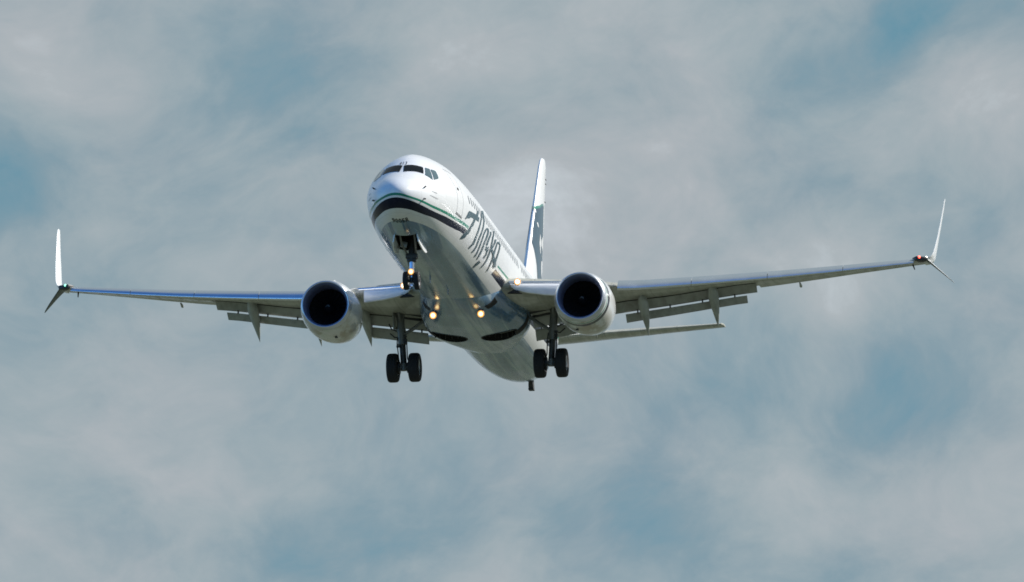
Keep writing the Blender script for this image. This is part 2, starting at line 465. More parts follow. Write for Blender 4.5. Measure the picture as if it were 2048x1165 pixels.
def fuselage():
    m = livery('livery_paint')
    ys = list(np.linspace(0.02, 1.0, 26)**2*2.3)+list(np.arange(2.42, 8.0, 0.12))+list(np.arange(8.0, 26.0, 0.5))+list(np.arange(26.0, 41.3, 0.3))+[41.3]
    ys = sorted(set([y for y in ys if abs(y-BAY_Y0) > 0.05 and abs(y-BAY_Y1) > 0.05]+[BAY_Y0, BAY_Y1]))
    th = sorted(set([round(a, 5) for a in np.linspace(-PI/2-BAY_H, -PI/2+BAY_H, 11)] + [round(a, 5) for a in np.linspace(-PI/2+BAY_H, 1.5*PI-BAY_H, 118)][:-1]))
    bm = bmesh.new()
    rings = [[P3(y, a) for a in th] for y in ys]
    i0, i1 = ys.index(BAY_Y0), ys.index(BAY_Y1)
    vs = loft(bm, rings, True, False, True, skip=lambda i, j: i0 <= i < i1 and j < 10)
    tip = bm.verts.new((0, 0, -0.60))
    for j in range(len(th)): bm.faces.new((tip, vs[0][(j+1) % len(th)], vs[0][j]))
    return finish(bm, 'fuselage', m, PLANE, 0.5)
FUS = fuselage()
FUS['label'] = 'white fuselage with navy and teal stripes and a grey belly'

def skin_patch(name, polys, mat, off=0.008, step_y=0.16, step_t=0.10, parent=FUS, mirror=False, label=None, grow=0.0):
    """flat shapes given in (Y, th) laid on the fuselage skin"""
    bm = bmesh.new()
    for q, poly in enumerate(polys):
        b2 = bmesh.new()
        vs = [b2.verts.new((y*1.0, (PI-a if mirror else a)*1.5, 0)) for y, a in poly]
        from mathutils.geometry import tessellate_polygon
        for tri in tessellate_polygon([[v.co for v in vs]]):
            try: b2.faces.new([vs[k] for k in tri])
            except ValueError: pass
        y0, y1 = min(p[0] for p in poly), max(p[0] for p in poly)
        a0, a1 = min(v.co.y for v in b2.verts), max(v.co.y for v in b2.verts)
        for k in range(1, int((y1-y0)/step_y)+1):
            bmesh.ops.bisect_plane(b2, geom=b2.verts[:]+b2.edges[:]+b2.faces[:], plane_co=(y0+k*step_y, 0, 0), plane_no=(1, 0, 0))
        for k in range(1, int((a1-a0)/(step_t*1.5))+1):
            bmesh.ops.bisect_plane(b2, geom=b2.verts[:]+b2.edges[:]+b2.faces[:], plane_co=(0, a0+k*step_t*1.5, 0), plane_no=(0, 1, 0))
        mp = {v: bm.verts.new(on_skin(v.co.x, v.co.y/1.5, off+q*0.0012)) for v in b2.verts}
        for f in b2.faces: bm.faces.new([mp[v] for v in f.verts])
        b2.free()
    o = finish(bm, name, mat, parent, normals=True)
    me = o.data                                                     # face outwards
    b3 = bmesh.new(); b3.from_mesh(me)
    for f in b3.faces:
        c = f.calc_center_median()
        if f.normal.dot(c-Vector((0, c.y, float(ZC(c.y))))) < 0: f.normal_flip()
    b3.to_mesh(me); b3.free()
    if label: o['label'] = label
    return o

# cockpit panes
PANES=[[(2.148,1.5412),(2.481,1.0075),(2.025,0.8816),(1.649,1.4899)],[(2.546,0.9604),(2.716,0.8539),(2.176,0.5619),(2.021,0.8211)],[(2.742,0.8253),(3.039,0.7332),(2.925,0.6434),(2.783,0.5383),(2.659,0.5244),(2.278,0.5491)]]
for side in (False, True):
    for q, p in enumerate(PANES):
        cx = sum(a for a, _ in p)/len(p); cy = sum(a for _, a in p)/len(p)
        big = [(cx+(a-cx)*1.0+math.copysign(0.035, a-cx), cy+(c-cy)+math.copysign(0.03, c-cy)) for a, c in p]
        skin_patch('cockpit_window', [p], M['glass'] if q == 0 else M['side_glass'], 0.012, 0.08, 0.05, mirror=side)
# cabin windows
def th_at(Y, z):
    zc, zt, zb = float(ZC(Y)), float(ZT(Y)), float(ZB(Y))
    return math.asin(max(-1, min(1, (z-zc)/(zt-zc) if z >= zc else (z-zc)/(zc-zb))))
WY = [6.62+0.508*k for k in range(50) if k not in (26,)]
for side in (False, True):
    for y in WY:
        zc = 0.46; pl = []
        for k in range(12):
            a = 2*PI*k/12
            dx, dzz = math.cos(a), math.sin(a)
            s = (abs(dx)**3+abs(dzz)**3)**(-1/3)
            pl.append((y+0.085*dx*s, th_at(y, zc+0.185*dzz*s)))
        skin_patch('cabin_window', [pl], M['window'], 0.008, 0.2, 0.1, mirror=side)

def ring_patch(y0, y1, z0, z1, w):
    a = lambda y, z: (y, th_at(y, z))
    def strip(p, q): return [a(*p[0]), a(*p[1]), a(*q[1]), a(*q[0])]
    out = []
    for (ya, za, yb, zb_) in ((y0, z0, y1, z0), (y0, z1, y1, z1)):
        out.append([a(ya-w, za-w), a(yb+w, za-w), a(yb+w, za+w), a(ya-w, za+w)])
    for yy in (y0, y1): out.append([a(yy-w, z0+w), a(yy+w, z0+w), a(yy+w, z1-w), a(yy-w, z1-w)])
    return out
for side in (False, True):
    skin_patch('passenger_door' if not side else 'service_door', ring_patch(4.45, 5.36, -0.50, 1.22, 0.011), M['seam'], 0.006, 0.3, 0.1, mirror=side)
    skin_patch('door_sill', [[(4.40, th_at(4.4, -0.56)), (5.42, th_at(5.4, -0.56)), (5.42, th_at(5.4, -0.515)), (4.40, th_at(4.4, -0.515))]], M['seam'], 0.012, 0.3, 0.1, mirror=side)
    skin_patch('door_handle', [[(4.72, th_at(4.8, 0.50)), (4.93, th_at(4.9, 0.50)), (4.93, th_at(4.9, 0.60)), (4.72, th_at(4.8, 0.60))]], M['black'], 0.012, 0.3, 0.1, mirror=side)
    # rows of small placards under the cockpit side windows
    r1 = [[(1.66+0.055*k, 0.188-0.0145*k), (1.70+0.055*k, 0.188-0.0145*k-0.01), (1.70+0.055*k, 0.150-0.0145*k), (1.66+0.055*k, 0.158-0.0145*k)] for k in range(7)]
    skin_patch('placard', r1, M['seam'], 0.007, 0.3, 0.1, mirror=side)
    r2 = [[(1.47+0.06*k, -0.017-0.0078*k), (1.51+0.06*k, -0.022-0.0078*k), (1.51+0.06*k, -0.044-0.0078*k), (1.47+0.06*k, -0.038-0.0078*k)] for k in range(11)]
    skin_patch('placard', r2, M['seam'], 0.007, 0.3, 0.1, mirror=side)
    # air data probes
    for (y, a) in ((1.20, 0.364), (1.07, -0.20)):
        a2 = PI-a if side else a
        p = on_skin(y, a2, -0.01); q = on_skin(y, a2, 0.07); bm = bmesh.new()
        tube(bm, [p, q, q+Vector((0, -0.09, 0.0))], [0.03, 0.026, 0.015], 8)
        finish(bm, 'air_data_probe', M['gear_dark'], FUS)

# lettering on the side
WORD=[[(6.375,-0.6327),(6.678,-0.599),(6.962,-0.5399),(7.009,-0.514),(7.042,-0.4763),(7.276,-0.4324),(7.359,-0.352),(7.369,-0.2998),(7.601,-0.2522),(7.679,-0.1886),(7.87,-0.1181),(8.249,-0.0978),(8.508,-0.095),(8.728,0.0046),(8.368,-0.0098),(8.563,0.1419),(8.273,0.1285),(7.878,-0.019),(6.952,-0.0567),(6.522,-0.0787),(6.376,-0.1075),(6.196,-0.1786),(5.908,-0.2942),(6.251,-0.2424),(6.676,-0.1997),(6.976,-0.1528),(7.446,-0.1363),(7.33,-0.1968),(7.176,-0.2552),(7.08,-0.3214),(6.83,-0.3912),(6.619,-0.4757),(6.434,-0.5398)],[(10.961,-0.318),(11.049,-0.2935),(11.304,-0.2882),(11.606,-0.2416),(11.644,-0.3005),(11.633,-0.3468),(11.348,-0.355),(11.006,-0.3702)],[(9.682,0.272),(9.184,0.1036),(9.028,0.0128),(8.699,-0.1573),(8.535,-0.2715),(8.433,-0.3829),(8.405,-0.5005),(8.245,-0.5669),(8.186,-0.6224),(8.387,-0.6177),(8.509,-0.5619),(8.757,-0.4846),(8.774,-0.3619),(8.862,-0.2497),(9.014,-0.134),(9.358,0.0492),(9.56,0.1442),(10.192,0.326)],[(10.036,0.307),(9.933,0.2134),(9.82,0.1045),(9.674,-0.0181),(9.505,-0.1186),(9.272,-0.2391),(9.151,-0.3112),(9.112,-0.4129),(9.143,-0.4961),(9.08,-0.5638),(8.957,-0.6243),(9.169,-0.6205),(9.321,-0.5565),(9.417,-0.4815),(9.403,-0.3943),(9.445,-0.2926),(9.564,-0.2202),(9.812,-0.096),(10.003,0.0144),(10.206,0.1478),(10.39,0.2668),(10.594,0.3732)],[(10.481,-0.0207),(10.18,-0.0769),(9.87,-0.1888),(9.812,-0.2488),(9.731,-0.3461),(9.738,-0.4712),(9.78,-0.5555),(9.713,-0.6326),(9.948,-0.624),(10.016,-0.5439),(9.976,-0.4563),(9.985,-0.3297),(10.084,-0.2304),(10.161,-0.1698),(10.511,-0.0583),(10.801,-0.0098)],[(10.479,-0.037),(10.765,-0.0123),(10.819,-0.0362),(10.78,-0.0791),(10.579,-0.1747),(10.358,-0.2841),(10.309,-0.3991),(10.302,-0.5074),(10.307,-0.5565),(10.31,-0.6271),(10.462,-0.6206),(10.517,-0.5472),(10.574,-0.4926),(10.612,-0.3803),(10.684,-0.2635),(10.936,-0.1514),(11.189,-0.0481),(11.257,0.0076),(11.082,0.0439),(10.533,-0.0089)],[(11.489,0.0168),(11.54,-0.022),(11.247,-0.1081),(11.217,-0.1149),(10.974,-0.2196),(10.909,-0.2896),(11.257,-0.2653),(11.313,-0.197),(11.566,-0.0925),(11.611,-0.0848),(11.911,0.0108),(11.803,0.0558)],[(11.273,-0.3168),(11.357,-0.3702),(11.373,-0.4191),(11.142,-0.4986),(11.475,-0.4878),(11.615,-0.4074),(11.59,-0.3545),(11.717,-0.2871)],[(10.792,-0.5982),(10.656,-0.6523),(10.631,-0.699),(10.599,-0.7782),(10.743,-0.7764),(10.94,-0.6947),(11.062,-0.6473),(11.211,-0.5951)],[(12.528,0.1429),(12.287,0.0357),(12.087,-0.0366),(11.945,-0.1559),(11.931,-0.2444),(11.88,-0.3183),(11.842,-0.407),(11.852,-0.4864),(11.763,-0.5656),(11.637,-0.6558),(11.787,-0.6521),(11.948,-0.5598),(12.08,-0.4753),(12.102,-0.3912),(12.172,-0.2993),(12.242,-0.2213),(12.261,-0.1307),(12.417,-0.0103),(12.63,0.0699),(12.915,0.1834)],[(12.771,-0.0043),(12.645,-0.0697),(12.404,-0.1547),(12.25,-0.2135),(12.461,-0.2014),(12.646,-0.1404),(13.01,-0.0446),(13.232,0.0391)],[(12.004,-0.2311),(12.33,-0.264),(12.676,-0.2944),(12.901,-0.3378),(13.226,-0.372),(13.426,-0.4126),(13.497,-0.4591),(13.962,-0.4265),(13.942,-0.3677),(13.653,-0.3239),(13.255,-0.2975),(12.984,-0.2594),(12.614,-0.2302),(12.302,-0.1967)],[(13.421,0.0178),(13.106,-0.0775),(12.862,-0.1878),(12.752,-0.2681),(12.796,-0.3411),(12.805,-0.4051),(12.789,-0.4781),(12.814,-0.6054),(12.935,-0.5993),(12.982,-0.4681),(13.058,-0.39),(13.093,-0.3199),(13.05,-0.2466),(13.147,-0.1682),(13.397,-0.0575),(13.739,0.0443)],[(13.408,0.0054),(13.751,0.0126),(14.004,0.0057),(13.896,-0.0677),(13.638,-0.1972),(13.457,-0.3091),(13.418,-0.3645),(13.774,-0.3403),(13.756,-0.2896),(13.903,-0.1792),(14.172,-0.0467),(14.326,0.0442),(14.033,0.059),(13.62,0.0446)]]
skin_patch('side_lettering', WORD, M['word'], 0.007, 0.12, 0.06)
skin_patch('side_lettering', WORD, M['word'], 0.007, 0.12, 0.06, mirror=True)

def text_on(name, txt, to_skin, mat, parent=FUS, sx=1.0, bold=0.0):
    cu = bpy.data.curves.new('lettering', 'FONT'); cu.body = txt; cu.align_x = 'CENTER'; cu.align_y = 'CENTER'; cu.size = 1.0; cu.resolution_u = 3
    cu.offset = bold; cu.space_character = 1.18
    o = bpy.data.objects.new('lettering', cu); COL.objects.link(o)
    dg = bpy.context.evaluated_depsgraph_get()
    me = bpy.data.meshes.new_from_object(o.evaluated_get(dg))
    bpy.data.objects.remove(o); bpy.data.curves.remove(cu)
    bm = bmesh.new(); bm.from_mesh(me); bpy.data.meshes.remove(me)
    for k in range(-30, 31):
        bmesh.ops.bisect_plane(bm, geom=bm.verts[:]+bm.edges[:]+bm.faces[:], plane_co=(k*0.15, 0, 0), plane_no=(1, 0, 0))
    for v in bm.verts: v.co = to_skin(v.co.x*sx, v.co.y)
    bmesh.ops.remove_doubles(bm, verts=bm.verts, dist=1e-5)
    for f in bm.faces: f.smooth = False
    return finish(bm, name, mat, parent)
def th_x(Y, x, low):
    hw = float(HW(Y)); c = max(-1, min(1, x/hw))
    if low: return -math.acos(c)
    return math.acos(math.copysign(abs(c)**(float(NU(Y))/2), c))
text_on('variant_lettering', '900ER', lambda s, v: on_skin(1.25-v*0.42, th_x(1.25-v*0.42, 0.02+s*0.205, True), 0.008), M['black'], bold=0.022)
text_on('fleet_number', '413', lambda s, v: on_skin(2.36+v*0.40, th_x(2.36+v*0.40, -0.03+s*0.175, False), 0.010), M['black'])

# blade aerials and drain masts
def blade(name, base, up, ln, h, mat, parent):
    bm = bmesh.new(); up = Vector(up); base = Vector(base)
    def ring(y0, l, w, o):
        return [base+up*o+Vector((w*math.sin(PI*k/6) if k <= 6 else -w*math.sin(PI*(k-6)/6), y0+l*(k/6 if k <= 6 else (12-k)/6), 0)) for k in range(12)]
    loft(bm, [ring(0, ln, 0.03, -0.05), ring(0.12*ln, ln*0.85, 0.024, h*0.5), ring(0.35*ln, ln*0.55, 0.014, h)], True, True, True)
    return finish(bm, name, mat, parent)
for y, h in ((9.3, 0.28), (20.5, 0.25)): blade('blade_aerial', (0, y, 2.0), (0, 0, 1), 0.4, h, M['white'], FUS)
for (x, y, h) in ((0.0, 8.6, 0.28), (0.25, 11.5, 0.20), (-0.5, 6.4, 0.14)):
    zz = float(pt(y, th_x(y, x, True))[2]); blade('blade_aerial', (x, y, zz), (0, 0, -1), 0.35, h, M['grey'], FUS)

# ---- belly fairing with the two wheel wells
BW = [(12.4, .50), (14, 1.05), (16, 1.42), (17.5, 1.70), (19, 1.94), (20.5, 2.06), (21.5, 2.08), (22.6, 1.90), (24, 1.55), (25.4, 1.1)]
BZ = [(12.4, -1.94), (13.2, -2.0), (14.2, -2.07), (15, -2.13), (16, -2.18), (18, -2.22), (21.2, -2.20), (22.5, -2.14), (24, -2.05), (25.4, -1.94)]
BEX = [(12.4, 2.2), (16, 2.4), (19, 2.8), (21.5, 3.1), (25.4, 2.3)]     # how square the section is
BC = -0.95
def tab(y, t): return float(np.interp(y, *zip(*t)))
def belly_z(x, y):
    w = tab(y, BW); e = tab(y, BEX); c = min(0.9999, abs(x)/w)
    return BC-(BC-tab(y, BZ))*(1-c**e)**(1/e)
def belly_pt(y, a):
    w = tab(y, BW); zb = tab(y, BZ); c, s = math.cos(a), math.sin(a); e = 2/tab(y, BEX)
    return Vector((w*math.copysign(abs(c)**e, c), y, BC-(BC-zb)*abs(s)**e))
WELLS = [(-0.97, 20.45, 0.69), (0.97, 20.45, 0.69)]
def belly_fairing():
    bm = bmesh.new()
    ys = np.concatenate([np.linspace(12.4, 18.9, 46), np.arange(19.0, 21.4, 0.06), np.linspace(21.5, 25.4, 26)])
    an = np.concatenate([np.linspace(PI, 2*PI, 131)])
    rings = [[belly_pt(float(y), float(a)) for a in an] for y in ys]
    vs = [[bm.verts.new(p) for p in r] for r in rings]
    def in_well(p): return any((p.x-x)**2+(p.y-y)**2 < r*r and p.z < -1.3 for x, y, r in WELLS)
    for i in range(len(ys)-1):
        for j in range(len(an)-1):
            q = (vs[i][j], vs[i][j+1], vs[i+1][j+1], vs[i+1][j])
            c = (q[0].co+q[1].co+q[2].co+q[3].co)/4
            if in_well(c): continue
            bm.faces.new(q)
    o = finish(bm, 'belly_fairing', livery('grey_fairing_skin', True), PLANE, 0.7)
    for (x, y, r) in WELLS:
        zs = belly_z
        ring = [Vector((x+r*math.cos(2*PI*k/40), y+r*math.sin(2*PI*k/40), 0)) for k in range(40)]
        for p in ring: p.z = zs(p.x, p.y)
        b2 = bmesh.new()
        top = [Vector((p.x, p.y, -1.25)) for p in ring]; mid = [Vector((x+(p.x-x)*1.01, y+(p.y-y)*1.01, p.z+0.02)) for p in ring]
        loft(b2, [top, mid], True, True, False); finish(b2, 'wheel_well', M['dark'], o)
        b2 = bmesh.new()                                        # frames and pipes inside
        for k in range(7):
            a = PI*(0.12+0.76*k/6); box(b2, (x+(r-0.05)*math.cos(a), y+(r-0.05)*math.sin(a), -1.72), (0.05, 0.05, 0.72), None, 0.01)
        finish(b2, 'well_frame', M['gear_dark'], o)
        b2 = bmesh.new(); tube(b2, [(x-r*0.8, y+r*0.45, -1.86), (x, y+r*0.62, -1.93), (x+r*0.8, y+r*0.42, -1.84)], 0.03, 8); finish(b2, 'well_pipe', M['gear'], o)
        b2 = bmesh.new(); n = 40
        d = [Vector((p.x-x, p.y-y, 0)).normalized() for p in ring]
        sec = [[ring[k]+d[k]*(0.022*math.cos(a))+Vector((0, 0, 0.022*math.sin(a))) for a in [2*PI*q/8 for q in range(8)]] for k in range(n)]
        loft(b2, sec+[sec[0]], True); bmesh.ops.remove_doubles(b2, verts=b2.verts, dist=1e-4)
        finish(b2, 'well_seal', M['hose'], o)
    return o
BELLY = belly_fairing()
BELLY['label'] = 'grey belly fairing with two round wheel wells'
# ram air inlets: dark slots ahead of the wheels
for s in (-1, 1):
    bm = bmesh.new(); rings = []
    for u in np.linspace(0, 1, 6):
        u = float(u); a = Vector((1.05+0.34*u, 15.80+0.36*u)); c = Vector((1.12+0.32*u, 16.27+0.36*u))
        rings.append([Vector((s*q.x, q.y, belly_z(q.x, q.y)-0.015)) for q in [a+(c-a)*k/4 for k in range(5)]])
    loft(bm, rings, False); finish(bm, 'ram_air_inlet', M['dark'], BELLY)
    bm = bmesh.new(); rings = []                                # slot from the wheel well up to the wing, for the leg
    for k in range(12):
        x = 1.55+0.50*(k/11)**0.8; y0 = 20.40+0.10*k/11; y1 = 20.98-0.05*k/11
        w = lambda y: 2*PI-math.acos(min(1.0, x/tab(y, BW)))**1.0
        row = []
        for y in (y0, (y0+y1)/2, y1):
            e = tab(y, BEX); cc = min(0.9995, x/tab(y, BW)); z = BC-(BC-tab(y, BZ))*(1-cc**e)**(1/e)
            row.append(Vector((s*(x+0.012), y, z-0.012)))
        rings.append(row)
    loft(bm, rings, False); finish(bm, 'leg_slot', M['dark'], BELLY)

def landing_lamp(p, d, r, parent, name='landing_light', bowl=M['amber'], lens=M['lamp']):
    d = Vector(d).normalized(); bm = bmesh.new()
    revolve(bm, p, d, [(-0.22, r*0.3), (-0.18, r*0.75), (-0.02, r), (0.0, r*1.04), (0.02, r)], 20)
    h = finish(bm, name, M['metal'], parent)
    bm = bmesh.new(); revolve(bm, Vector(p), d, [(0.022, r*0.98), (0.026, r*0.60)], 20); finish(bm, 'lamp_bowl', bowl, parent)
    bm = bmesh.new(); revolve(bm, Vector(p), d, [(0.026, r*0.62), (0.04, r*0.42), (0.046, 0.001)], 20); finish(bm, 'lamp_lens', lens, parent)
    return h
FWD = Vector((-0.10, -0.98, -0.17))
for s in (-1, 1):
    x = 0.92*s; y = 15.75; z = belly_z(x, y)
    landing_lamp((x, y, -2.16), FWD, 0.14, BELLY)
    bm = bmesh.new(); tube(bm, [(x, y+0.1, -2.14), (x, y+0.40, z+0.05)], 0.07, 10); finish(bm, 'lamp_arm', M['gear_dark'], BELLY)

# ---- wings
LEX = [(0, 15.7), (1.88, 16.8), (4.83, 18.5), (17.1, 24.92)]
TEX = [(0, 22.9), (1.88, 22.9), (5.7, 23.1), (17.1, 26.3)]
ZLE = [(0, -.98), (1.88, -.86), (4.4, -.66), (6.5, -.48), (8.8, -.14), (10.9, .19), (13.1, .55), (15.3, .92), (16.5, 1.12), (17.1, 1.24)]
ZTE = [(0, -1.0), (1.88, -.90), (5.7, -.56), (7.4, -.30), (10.5, .20), (12.1, .45), (14, .79), (15, .96), (16.7, 1.25), (17.1, 1.31)]
TC = [(0, .15), (1.88, .145), (5.7, .12), (11, .11), (17.1, .10)]
COVE = [(2.05, 21.8, -1.13), (3.7, 21.8, -.91), (4.9, 21.8, -.77), (5.7, 21.93, -.62), (7.35, 22.33, -.40), (9.8, 22.95, .06), (10.7, 23.17, .18)]
def yt(x, t): return 5*t*(.2969*math.sqrt(max(x, 0))-.126*x-.3516*x*x+.2843*x**3-.1036*x**4)
def wing_pt(s, x, xc, side):
    """side +1 upper skin, -1 lower skin"""
    le = interp(x, LEX); c = interp(x, TEX)-le; t = interp(x, TC)
    z0 = interp(x, ZLE); z1 = interp(x, ZTE)
    h = yt(xc, t)*c*(1.12 if side > 0 else 0.78-0.34*max(0.0, min(1.0, (xc-0.35)/0.35)))
    return Vector((s*x, le+c*xc, z0+(z1-z0)*xc+side*h))
def wing_body(s):
    bm = bmesh.new(); rings = []
    st = [(1.0, 1), (1.88, 1), (2.6, 1), (3.4, 1), (4.4, 1), (5.0, 1), (5.7, 1), (6.5, 1), (7.6, 1), (8.8, 1), (9.8, 1), (10.66, 1), (10.68, 0), (11.5, 0), (13.1, 0), (14.2, 0), (15.3, 0), (16.2, 0), (16.9, 0), (17.1, 0)]
    cvy = [(a, q) for a, q, _ in COVE]; cvz = [(a, q) for a, _, q in COVE]
    for x, fl in st:
        le = interp(x, LEX); c = interp(x, TEX)-le
        nose = 0.095 if 5.6 < x < 16.7 else 0.0
        def p(xc, side):
            xe = nose+(1-nose)*xc
            q = wing_pt(s, x, xe, side)
            if nose and xc < 0.20:
                ce = wing_pt(s, x, xe, 1)*0.45+wing_pt(s, x, xe, -1)*0.55
                k = math.sqrt(xc/0.20); q = ce+(q-ce)*k
            return q
        xu = 0.90 if fl else 1.0
        r = [p(xu*(1-math.cos(PI/2*k/22)), 1) for k in range(22, -1, -1)]
        if fl:
            xx = max(2.05, x); yc = interp(xx, cvy); zc = interp(xx, cvz); xl = (yc-le)/c
            dz = zc-wing_pt(s, x, xl, -1).z
            for k in range(1, 23):
                u = (1-math.cos(PI/2*k/22)); q = p(xl*u, -1); q.z += dz*u*u; r.append(q)
        else:
            r += [p(0.999*(1-math.cos(PI/2*k/22)), -1) for k in range(1, 23)]
        rings.append(r)
    loft(bm, rings, True, True, True)
    o = finish(bm, 'wing', [M['wing_grey']], PLANE, 0.5)
    return o

def slat(s, x0, x1, parent):
    bm = bmesh.new(); rings = []
    n = max(3, int((x1-x0)/0.5))
    for q in range(n+1):
        x = x0+(x1-x0)*q/n
        le = interp(x, LEX); c = interp(x, TEX)-le
        k = min(1.0, 2.6/c)                                    # slat chord does not grow with the inner wing
        outer = [wing_pt(s, x, 0.185*k*((1-math.cos(PI/2*u/9))), 1) for u in range(9, -1, -1)] + [wing_pt(s, x, 0.075*k*(1-math.cos(PI/2*u/5)), -1) for u in range(1, 6)]
        cen = wing_pt(s, x, 0.09*k, -1)
        inner = []
        for u, p in enumerate(outer[1:-1]):
            v = cen-p; inner.append(p+v*(0.30 if u > 2 else 0.10))
        loop = outer+inner[::-1]
        piv = wing_pt(s, x, 0.185*k, 1); ca, sa = math.cos(0.40), math.sin(0.40); out = []
        for p in loop:                                          # slide forward, nose turned down about the trailing edge
            dy, dz = p.y-piv.y, p.z-piv.z
            out.append(Vector((p.x, piv.y+dy*ca-dz*sa*0.8-0.045*c*k, piv.z+dy*sa+dz*ca-0.004*c*k)))
        rings.append(out)
    loft(bm, rings, True, True, True)
    return finish(bm, 'slat', M['metal'], parent, 0.7)

FTE = [(2.05, -1.49), (3.7, -1.25), (4.9, -1.09), (5.7, -.955), (7.35, -.675), (9.8, -.225), (10.7, -.09)]
ATE = [(2.05, -1.95), (3.7, -1.69), (4.9, -1.46), (5.7, -1.30), (7.35, -1.00), (9.8, -.53), (10.7, -.39)]
def flap_section(x, s, y0, z0, y1, z1, t):
    d = Vector((0, y1-y0, z1-z0)); L = d.length; d.normalize(); n = Vector((0, -d.z, d.y))
    up, lo = [], []
    for k in range(9):
        u = (1-math.cos(PI*k/8))/2
        h = yt(u, t)*L
        up.append(Vector((s*x, y0, z0))+d*(u*L)+n*(h*1.3)); lo.append(Vector((s*x, y0, z0))+d*(u*L)-n*(h*0.5))
    return up[::-1]+lo[1:-1]
def flaps(s, parent):
    cy = [(a, b) for a, b, _ in COVE]; cz = [(a, c) for a, _, c in COVE]
    for x0, x1 in ((2.06, 5.00), (5.03, 10.62)):
        bm = bmesh.new(); rings = []
        for q in range(13):
            x = x0+(x1-x0)*q/12; y = interp(x, cy); z = interp(x, cz)
            rings.append(flap_section(x, s, y+0.03, z+0.055, y+0.62, interp(x, FTE), 0.14))
        loft(bm, rings, True, True, True); finish(bm, 'main_flap', M['flap_grey'], parent, 0.6)
    for x0, x1 in ((2.06, 4.98), (5.05, 10.60)):                # black strip added as the shadow line under the lip
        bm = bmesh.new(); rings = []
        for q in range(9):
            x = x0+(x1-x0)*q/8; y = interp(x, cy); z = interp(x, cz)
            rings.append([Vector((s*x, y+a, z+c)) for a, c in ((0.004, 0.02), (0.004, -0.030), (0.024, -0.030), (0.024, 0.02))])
        loft(bm, rings, True, True, True); finish(bm, 'flap_gap_shade', M['hose'], parent, 0.6)
    for x0, x1 in ((2.10, 4.55), (5.62, 10.22)):
        bm = bmesh.new(); rings = []
        for q in range(11):
            x = x0+(x1-x0)*q/10; y = interp(x, cy); zf = interp(x, FTE); za = interp(x, ATE)
            rings.append(flap_section(x, s, y+0.60, zf-0.075, y+0.96, za, 0.17))
        loft(bm, rings, True, True, True); finish(bm, 'aft_flap', M['flap_grey'], parent, 0.6)
        for q in range(4 if x1 > 5 else 3):                    # hinge brackets in the gap
            x = x0+(x1-x0)*(0.10+0.80*q/(3 if x1 > 5 else 2)); y = interp(x, cy)+0.58
            b2 = bmesh.new(); box(b2, (s*x, y+0.03, interp(x, FTE)-0.03), (0.045, 0.16, 0.12), None, 0.01); finish(b2, 'flap_bracket', M['gear_dark'], parent)

def canoe(s, x, p0, p1, wd, dp, parent):
    """flap track fairing: a drooped canoe from p0 (front) to p1 (tip), given as (Y, Z)"""
    bm = bmesh.new(); rings = []
    n = 18
    for k in range(n+1):
        u = k/n
        y = p0[0]+(p1[0]-p0[0])*u; z = p0[1]+(p1[1]-p0[1])*(0.35*u+0.65*u*u)
        prof = max(0.012, math.sin(PI*min(1, u/0.84)**0.75/2) if u < 0.42 else 1-((u-0.42)/0.58)**1.9)
        prof = max(0.015, (min(1, u/0.30))**0.6 if u < 0.30 else (1-((u-0.30)/0.70)**1.8))
        rings.append([Vector((s*x+wd*prof*math.cos(a), y, z+dp*prof*math.sin(a)*(1.0 if math.sin(a) < 0 else 1.5))) for a in [2*PI*q/18 for q in range(18)]])
    loft(bm, rings, True, True, True)
    return finish(bm, 'flap_track_fairing', M['fairing'], parent, 0.8)

